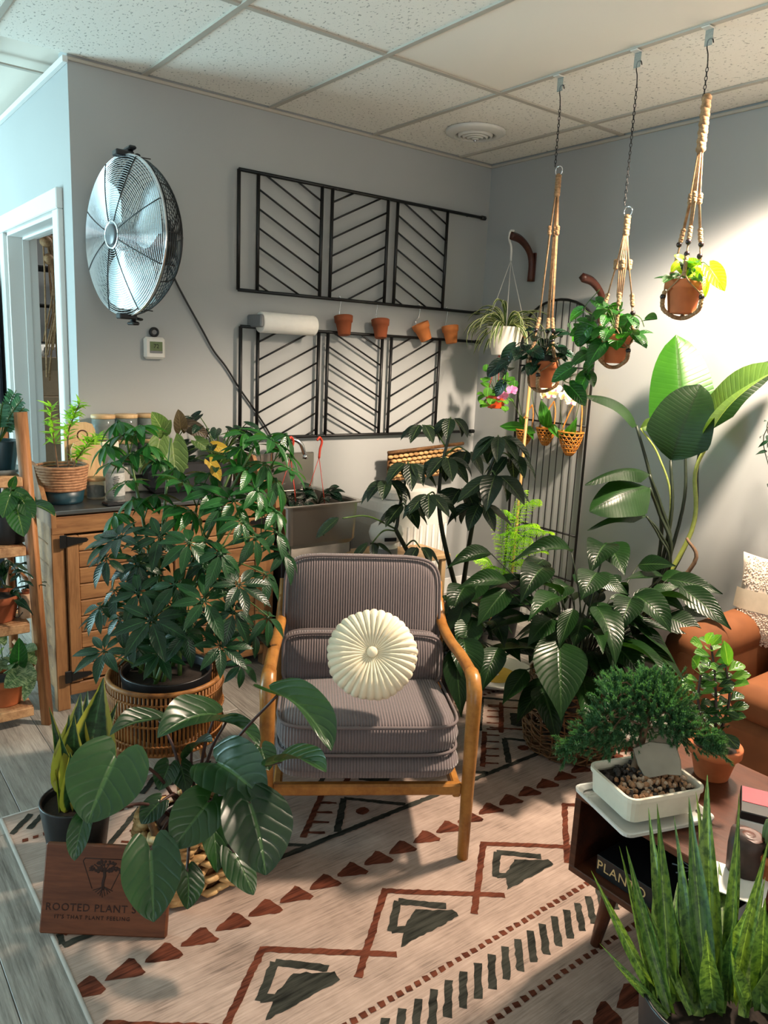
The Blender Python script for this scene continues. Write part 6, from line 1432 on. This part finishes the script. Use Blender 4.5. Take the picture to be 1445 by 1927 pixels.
# ------------------------------------------------------------------ walnut coffee table
TX0, TX1, TY1, TY0, T1, T0 = -1.948, -1.465, -2.452, -3.55, .450, .232
ct = thing('coffee_table', 'dark walnut open-cubby coffee table on tapered legs', 'table', ((TX0+TX1)/2, (TY0+TY1)/2, .009)); tw_, tl_ = TX1-TX0, TY1-TY0; z0_, z1_ = T0-.009, T1-.009
part_box('top', ct, (0, 0, z1_-.009), (tw_, tl_, .018), M['walnut'], .002); part_box('bottom', ct, (0, 0, z0_+.009), (tw_, tl_, .018), M['walnut'], .002)
for s in (-1, 1): part_box('end_panel', ct, (0, s*(tl_/2-.009), (z0_+z1_)/2), (tw_, .018, z1_-z0_-.036), M['walnut'], .001)
part_box('back_panel', ct, (tw_/2-.02, 0, (z0_+z1_)/2), (.012, tl_-.036, z1_-z0_-.036), M['walnut'], .001)
part_box('divider', ct, (0, -.1, (z0_+z1_)/2), (tw_-.03, .016, z1_-z0_-.036), M['walnut'], .001)
for sx in (-1, 1):
    for sy in (-1, 1): part_tube('leg', ct, [(sx*(tw_/2-.10), sy*(tl_/2-.075), z0_+.001), (sx*(tw_/2-.085), sy*(tl_/2-.045), 0)], [.024, .013], M['walnut'], 12)
bk = thing('book', 'black hardcover book with gold PLANTO lettering in the table cubby', 'book', (TX0+.155, -2.662, T0+.0185+.0005))
for z, hh in ((.0, .004), (.046, .004)): part_box('cover', bk, (0, 0, z+.002), (.25, .30, hh), M['blackp'], .001)
part_box('spine', bk, (-.1245, 0, .025), (.004, .30, .050), M['blackp'], .001); part_box('pages', bk, (.002, 0, .025), (.24, .29, .042), M['paper'], .001)
tm = text_mesh('title', 'PLANTO', .034, M['gold'], .0003, 'LEFT', 1.08); o = inst('title', tm, bk, (-.1268, .148, .025), (R(90), 0, R(-90)))
leafdec = MB(); [leafdec.tube([(.02, -.02, .0505), (.02+.05*math.cos(a), -.02+.05*math.sin(a), .0505)], .002, 4) for a in np.linspace(0, 5.5, 9)]; leafdec.build('cover_print', M['gsteel'], bk)
# bonsai
random.seed(131)
bs_c = Vector((-1.868, -2.585, T1+.0005)); ba = R(-18)
bs = thing('bonsai', 'juniper bonsai in a cream rectangular tray pot', 'bonsai', bs_c, ba)
PW, PD = .205, .165
loft([rect_ring(PW+.03, PD+.03, .0, .02), rect_ring(PW+.045, PD+.045, .006, .02), rect_ring(PW+.047, PD+.047, .014, .02), rect_ring(PW+.037, PD+.037, .014, .02), rect_ring(PW+.02, PD+.02, .005, .02)]).build('drip_tray', M['whitep'], bs)
loft([rect_ring(PW-.03, PD-.03, .015, .02), rect_ring(PW-.008, PD-.008, .022, .022), rect_ring(PW, PD, .070, .024), rect_ring(PW+.008, PD+.008, .072, .026), rect_ring(PW+.008, PD+.008, .082, .026), rect_ring(PW-.006, PD-.006, .082, .02), rect_ring(PW-.012, PD-.012, .066, .02)]).build('pot', M['cream'], bs)
loft([rect_ring(PW-.012, PD-.012, .062, .02), rect_ring(PW-.06, PD-.06, .066, .02)], True, True).build('soil', M['soil'], bs)
pbm = []
for i in range(4):
    mb = MB(); mb.sphere((0, 0, 0), (1, .75, .6), 7, 5); rn = random.Random(i); mb.v = [tuple(c*rn.uniform(.8, 1.15) for c in p) for p in mb.v]; mb.sm = [False]*len(mb.f); pbm.append([mb.mesh('pebble', M[k]) for k in ('gravel', 'gravel3', 'gravel2')])
for k in range(210):
    x, y = random.uniform(-PW/2+.014, PW/2-.014), random.uniform(-PD/2+.014, PD/2-.014); dk_ = (y > .02 and random.random() < .85) or random.random() < .12
    s = random.uniform(.005, .0105); inst('pebble', random.choice(pbm)[2 if dk_ else random.choice((0, 0, 1))], bs, (x, y, .068+random.uniform(0, .006)), (random.uniform(0, 3), random.uniform(0, 3), random.uniform(0, 3)), (s, s, s))
bR = Matrix.Rotation(-ba, 3, 'Z')
def bl_(u, v, d): return bR @ (at(u, v, d)-bs_c)
D0 = 1.86
trunk = [Vector((0.0, .045, .06)), bl_(1212, 1375, D0), bl_(1220, 1345, D0), bl_(1222, 1310, D0)]
MB().tube(spline(trunk, 5), [.010-.006*i/15 for i in range(16)], 8).build('trunk', M['bark'], bs)
jm = MB(); br3 = MB()
def sprig(p, d, L, mb):
    d = d.normalized(); n_ = 9
    for i in range(n_):
        q = p+d*L*i/n_
        for j in range(5):
            r = Vector((random.uniform(-1, 1), random.uniform(-1, 1), random.uniform(-1, 1))); e = (d*.9+r*.8).normalized()*.0095; s = e.cross(Vector((.3, .5, .8))).normalized()*.0014
            mb.add([q-s, q+s, q+e], [(0, 1, 2)])
centres = [(1195, 1305, 1.88, .045), (1150, 1320, 1.86, .04), (1230, 1300, 1.9, .045), (1262, 1330, 1.86, .05), (1240, 1345, 1.84, .04), (1175, 1345, 1.86, .045), (1130, 1360, 1.84, .032), (1290, 1370, 1.83, .04), (1320, 1390, 1.80, .025), (1270, 1375, 1.82, .035), (1210, 1330, 1.9, .05), (1175, 1380, 1.88, .035), (1100, 1390, 1.83, .028), (1072, 1405, 1.82, .022), (1140, 1390, 1.84, .03), (1345, 1405, 1.79, .018), (1160, 1290, 1.9, .025), (1255, 1290, 1.9, .03), (1215, 1282, 1.9, .025)]
bt = trunk[-1]
for (u, v, d, r) in centres:
    c = bl_(u, v, d); br3.tube(spline([trunk[1].lerp(bt, random.random()), c.lerp(bt, .4)+Vector((0, 0, .012)), c], 4), .0025, 5)
    for k in range(int(95*(r/.04)**1.6)+14):
        o_ = Vector((random.gauss(0, .5), random.gauss(0, .5), random.gauss(0, .45)))*r; dd = Vector((o_.x, o_.y, o_.z+.015))+(c-bt)*.25+Vector((0, 0, .01)); sprig(c+o_, dd, random.uniform(.012, .022), jm)
br3.build('branches', M['bark'], bs); o = jm.build('foliage', LM['juni'], bs); o['kind'] = 'stuff'
for u, v, tu, tv in ((1085, 1400, 1052, 1418), (1070, 1410, 1058, 1440), (1345, 1405, 1372, 1432), (1150, 1285, 1135, 1268)):
    a_, b_ = bl_(u, v, 1.82), bl_(tu, tv, 1.80); tm_ = MB()
    for k in range(6): sprig(a_.lerp(b_, k/6), b_-a_+Vector((random.gauss(0, .01), random.gauss(0, .01), random.gauss(0, .01))), .022, tm_)
    tm_.build('trailing_sprig', LM['juni'], bs)['kind'] = 'stuff'
stn = thing('flat_stone', 'grey flat angular stone standing in the bonsai gravel', 'stone', bs_c+Matrix.Rotation(ba, 3, 'Z')@Vector((.028, -.004, .070)))
cs = [(1190, 1408), (1204, 1403), (1222, 1395), (1250, 1398), (1272, 1402), (1281, 1430), (1283, 1460), (1255, 1458), (1215, 1466), (1200, 1440)]
zc = (at(1235, 1432, 1.80)-CAM).length; nrm2 = TOCAM(stn.location); nrm2.z = .35; nrm2.normalize(); pts = []
for u, v in cs:
    r_ = ray(u, v); t_ = (stn.location+Vector((0, 0, .03))-CAM).dot(nrm2)/r_.dot(nrm2); pts.append(CAM+r_*t_-stn.location)
n_ = len(pts); cc_ = sum(pts, Vector())/n_
vs = [cc_+(p-cc_)*.96+nrm2*.006 for p in pts]+[cc_+(p-cc_)*1.0 for p in pts]+[cc_+(p-cc_)*.95-nrm2*.014 for p in pts]; fs = [tuple(range(n_))[::-1], tuple(range(2*n_, 3*n_))]
for i in range(2):
    for k in range(n_): j = (k+1) % n_; fs.append((i*n_+k, i*n_+j, (i+1)*n_+j, (i+1)*n_+k))
MB().add(vs, fs).build('slab', M['stone'], stn)
# peperomia
random.seed(141)
pe = thing('peperomia', 'glossy round-leaved peperomia in a terracotta pot on the coffee table', 'plant', floor_at(1346, 1462, T1+.001)+Vector((.0, .012, 0))); pe.location.z = T1+.0005
pot_part(pe, .042, .062, .088, M['terra'], rim=.004)
PV = [leaf_mesh('leaf', LM[k], shape='obov', w=.66, bend=.4, fold=.16, nl=7, nw=4, seed=i) for i, k in enumerate(('pep', 'pep', 'pept'))]
dP = (pe.location-CAM).dot(FW); b0 = pe.location+Vector((0, 0, .08))
for pts in ([(1345, 1390), (1347, 1330), (1345, 1270), (1338, 1215)], [(1335, 1390), (1315, 1330), (1318, 1270)], [(1352, 1390), (1372, 1320), (1365, 1250)]):
    pw = [b0]+[at(u, v, dP-.02) for u, v in pts[1:]]; stem(pe, pw, (.0045, .003), M['stem_p'], n=6); s_ = spline(pw, 10)
    for q in range(4, len(s_), 2):
        for sg in range(2):
            a = q*1.2+sg*PI; d = (RT*math.cos(a)-FW*math.sin(a)*.8+Vector((0, 0, .25))).normalized(); L = random.uniform(.034, .052); tp_ = q > len(s_)-8
            put_leaf(pe, PV[2 if tp_ else random.randrange(2)], s_[q]+d*.006, s_[q]+d*(L+.006), Vector((0, 0, 1))+TOCAM(s_[q])*.7-d*.2, 1.0)
for b, t_, k, ws in (((1322, 1215), (1298, 1208), 2, 1.1), ((1330, 1212), (1342, 1190), 2, 1.0), ((1338, 1215), (1358, 1195), 2, .9), ((1312, 1255), (1302, 1238), 2, 1.5), ((1370, 1255), (1362, 1205), 2, .6), ((1340, 1370), (1362, 1395), 0, 1.2), ((1362, 1380), (1390, 1410), 0, 1.0), ((1345, 1390), (1352, 1420), 0, 1.2), ((1365, 1340), (1392, 1352), 0, .8)):
    put_leaf(pe, PV[k], at(*b, dP-.05), at(*t_, dP-.07), TOCAM(pe.location)+Vector((0, 0, .4)), ws)
# box, log pot, cactus, paper
def tp(u, v): return floor_at(u, v, T1+.0005)
gb = thing('game_box', 'small black, red and white box on the coffee table', 'box', tp(1432, 1560), R(28)); part_box('base', gb, (0, 0, .022), (.12, .10, .044), M['whitep'], .002); part_box('sleeve', gb, (0, 0, .055), (.121, .101, .02), M['blackp'], .002); part_box('lid_print', gb, (.02, 0, .0655), (.07, .095, .001), plain('red_print', '#a8283c', .5), 0)
lg = thing('log_planter', 'knobbly dark brown log planter behind the snake plant', 'planter', tp(1398, 1640)); MB().tube([(0, 0, 0), (.004, 0, .03), (-.002, .003, .06), (.002, 0, .085)], [.034, .037, .033, .036], 12).build('log', plain('dark_log', '#33211a', .6, var=.4, scale=30), lg); MB().lathe([(.001, .086), (.012, .088), (.016, .084), (.022, .088), (.030, .085)], 16).build('cut_face', M['bracket'], lg)
ck = thing('cactus', 'ribbed cactus with yellow crown in a clay pot at the right edge', 'cactus', tp(1452, 1650)); pot_part(ck, .026, .036, .055, M['terra'], rim=.003)
m_ = MB(); NC = 72; prof = [(.022, .05), (.027, .075), (.028, .10), (.025, .12), (.012, .13), (.001, .131)]; vs = []; fs = []
for r_, z in prof:
    for k in range(NC): a = 2*PI*k/NC; rr = r_*(1+.10*math.cos(a*14)); vs.append((rr*math.cos(a), rr*math.sin(a), z))
for i in range(len(prof)-1):
    for k in range(NC): fs.append((i*NC+k, i*NC+(k+1) % NC, (i+1)*NC+(k+1) % NC, (i+1)*NC+k))
m_.add(vs, fs, None, True); m_.build('body', plain('cactus_green', '#5a6a3c', .7, var=.2), ck)
sp_m = MB()
for k in range(160): a = random.uniform(0, 2*PI); r_ = random.uniform(0, .022); p = Vector((r_*math.cos(a), r_*math.sin(a), .128)); sp_m.tube([p, p+Vector((random.uniform(-.01, .01), random.uniform(-.01, .01), random.uniform(.006, .014)))], .0006, 3)
sp_m.build('spines', M['yellow'], ck)['kind'] = 'stuff'
pp = thing('paper_sheet', 'white sheet of paper on the coffee table behind the snake plant', 'paper', tp(1352, 1650), R(20)); part_box('sheet', pp, (0, -.02, .001), (.10, .14, .002), M['paper'], 0)

# ------------------------------------------------------------------ foreground snake plant
random.seed(151)
fc_ = Vector((-2.165, -2.945, .009)); bl = []; fb = fc_+Vector((0, 0, .345))
for (bu, tu, tv, dd, ws, k) in ((1260, 1236, 1512, 1.52, .78, 1), (1300, 1296, 1500, 1.50, .95, 0), (1250, 1220, 1520, 1.60, .8, 2), (1330, 1331, 1458, 1.52, 1.1, 0), (1320, 1309, 1490, 1.62, .8, 1), (1290, 1268, 1535, 1.66, .9, 2), (1360, 1390, 1492, 1.50, .62, 1), (1240, 1178, 1592, 1.50, .8, 1), (1235, 1165, 1592, 1.58, .5, 1), (1235, 1112, 1638, 1.42, .7, 1), (1225, 1128, 1775, 1.42, .85, 2), (1220, 1155, 1812, 1.36, .6, 2), (1385, 1392, 1512, 1.42, .6, 0), (1400, 1445, 1585, 1.36, .8, 1), (1310, 1328, 1750, 1.30, 1.5, 0), (1390, 1412, 1700, 1.30, 1.2, 1), (1420, 1440, 1690, 1.32, 1.3, 2), (1340, 1262, 1690, 1.46, .55, 1), (1360, 1380, 1730, 1.34, .9, 0), (1270, 1275, 1660, 1.60, 1.1, 2), (1350, 1352, 1620, 1.62, .9, 1), (1380, 1440, 1650, 1.52, .9, 0), (1430, 1460, 1640, 1.40, 1.1, 1), (1440, 1480, 1760, 1.30, 1.2, 0), (1395, 1375, 1790, 1.26, 1.1, 2), (1290, 1215, 1700, 1.50, .8, 0), (1420, 1470, 1560, 1.44, .8, 2), (1300, 1310, 1600, 1.66, .9, 0), (1255, 1230, 1640, 1.60, .8, 1)):
    B = fb+RT*((bu-1330)/FPX*1.25)+Vector((random.uniform(-.02, .02), random.uniform(-.03, .03), random.uniform(-.02, .0))); bl.append((B, at(tu, tv, dd), ws*.95, k))
sword_plant('snake_plant', 'tall green banded snake plant in a black pot in the right foreground', fc_, .095, .125, .36, bl, LM['snakefg'], w=.13)

# ------------------------------------------------------------------ warm pendant lamp above the couch end (outside the frame)
lx = Vector((-.64, -2.27, 2.46))
lp = thing('pendant_lamp', 'short pendant lamp with a wide metal shade above the couch', 'lamp', lx)
MB().lathe([(.022, .065), (.03, .064), (.075, .035), (.13, .0), (.131, .002), (.076, .038), (.03, .068), (.022, .068)], 40).build('shade', M['whitep'], lp)
part_tube('cord', lp, [(0, 0, .066), (0, 0, CZ-lx.z)], .003, M['blackp'], 6)
gl = NT('bulb_glow'); gl.set(color=(1, .9, .75, 1)); gl.b.inputs['Emission Color'].default_value = (1, .74, .47, 1); gl.b.inputs['Emission Strength'].default_value = 3.0
MB().sphere((0, 0, .022), .018).build('bulb', gl.m, lp)
ld = bpy.data.lights.new('lamp_light', 'SPOT'); ld.energy = 540; ld.color = (1, .80, .62); ld.shadow_soft_size = .11; ld.spot_size = R(146); ld.spot_blend = .30
lo = bpy.data.objects.new('lamp_light', ld); COL.objects.link(lo); lo.location = lx+Vector((0, 0, -.005))
bpy.context.view_layer.update()
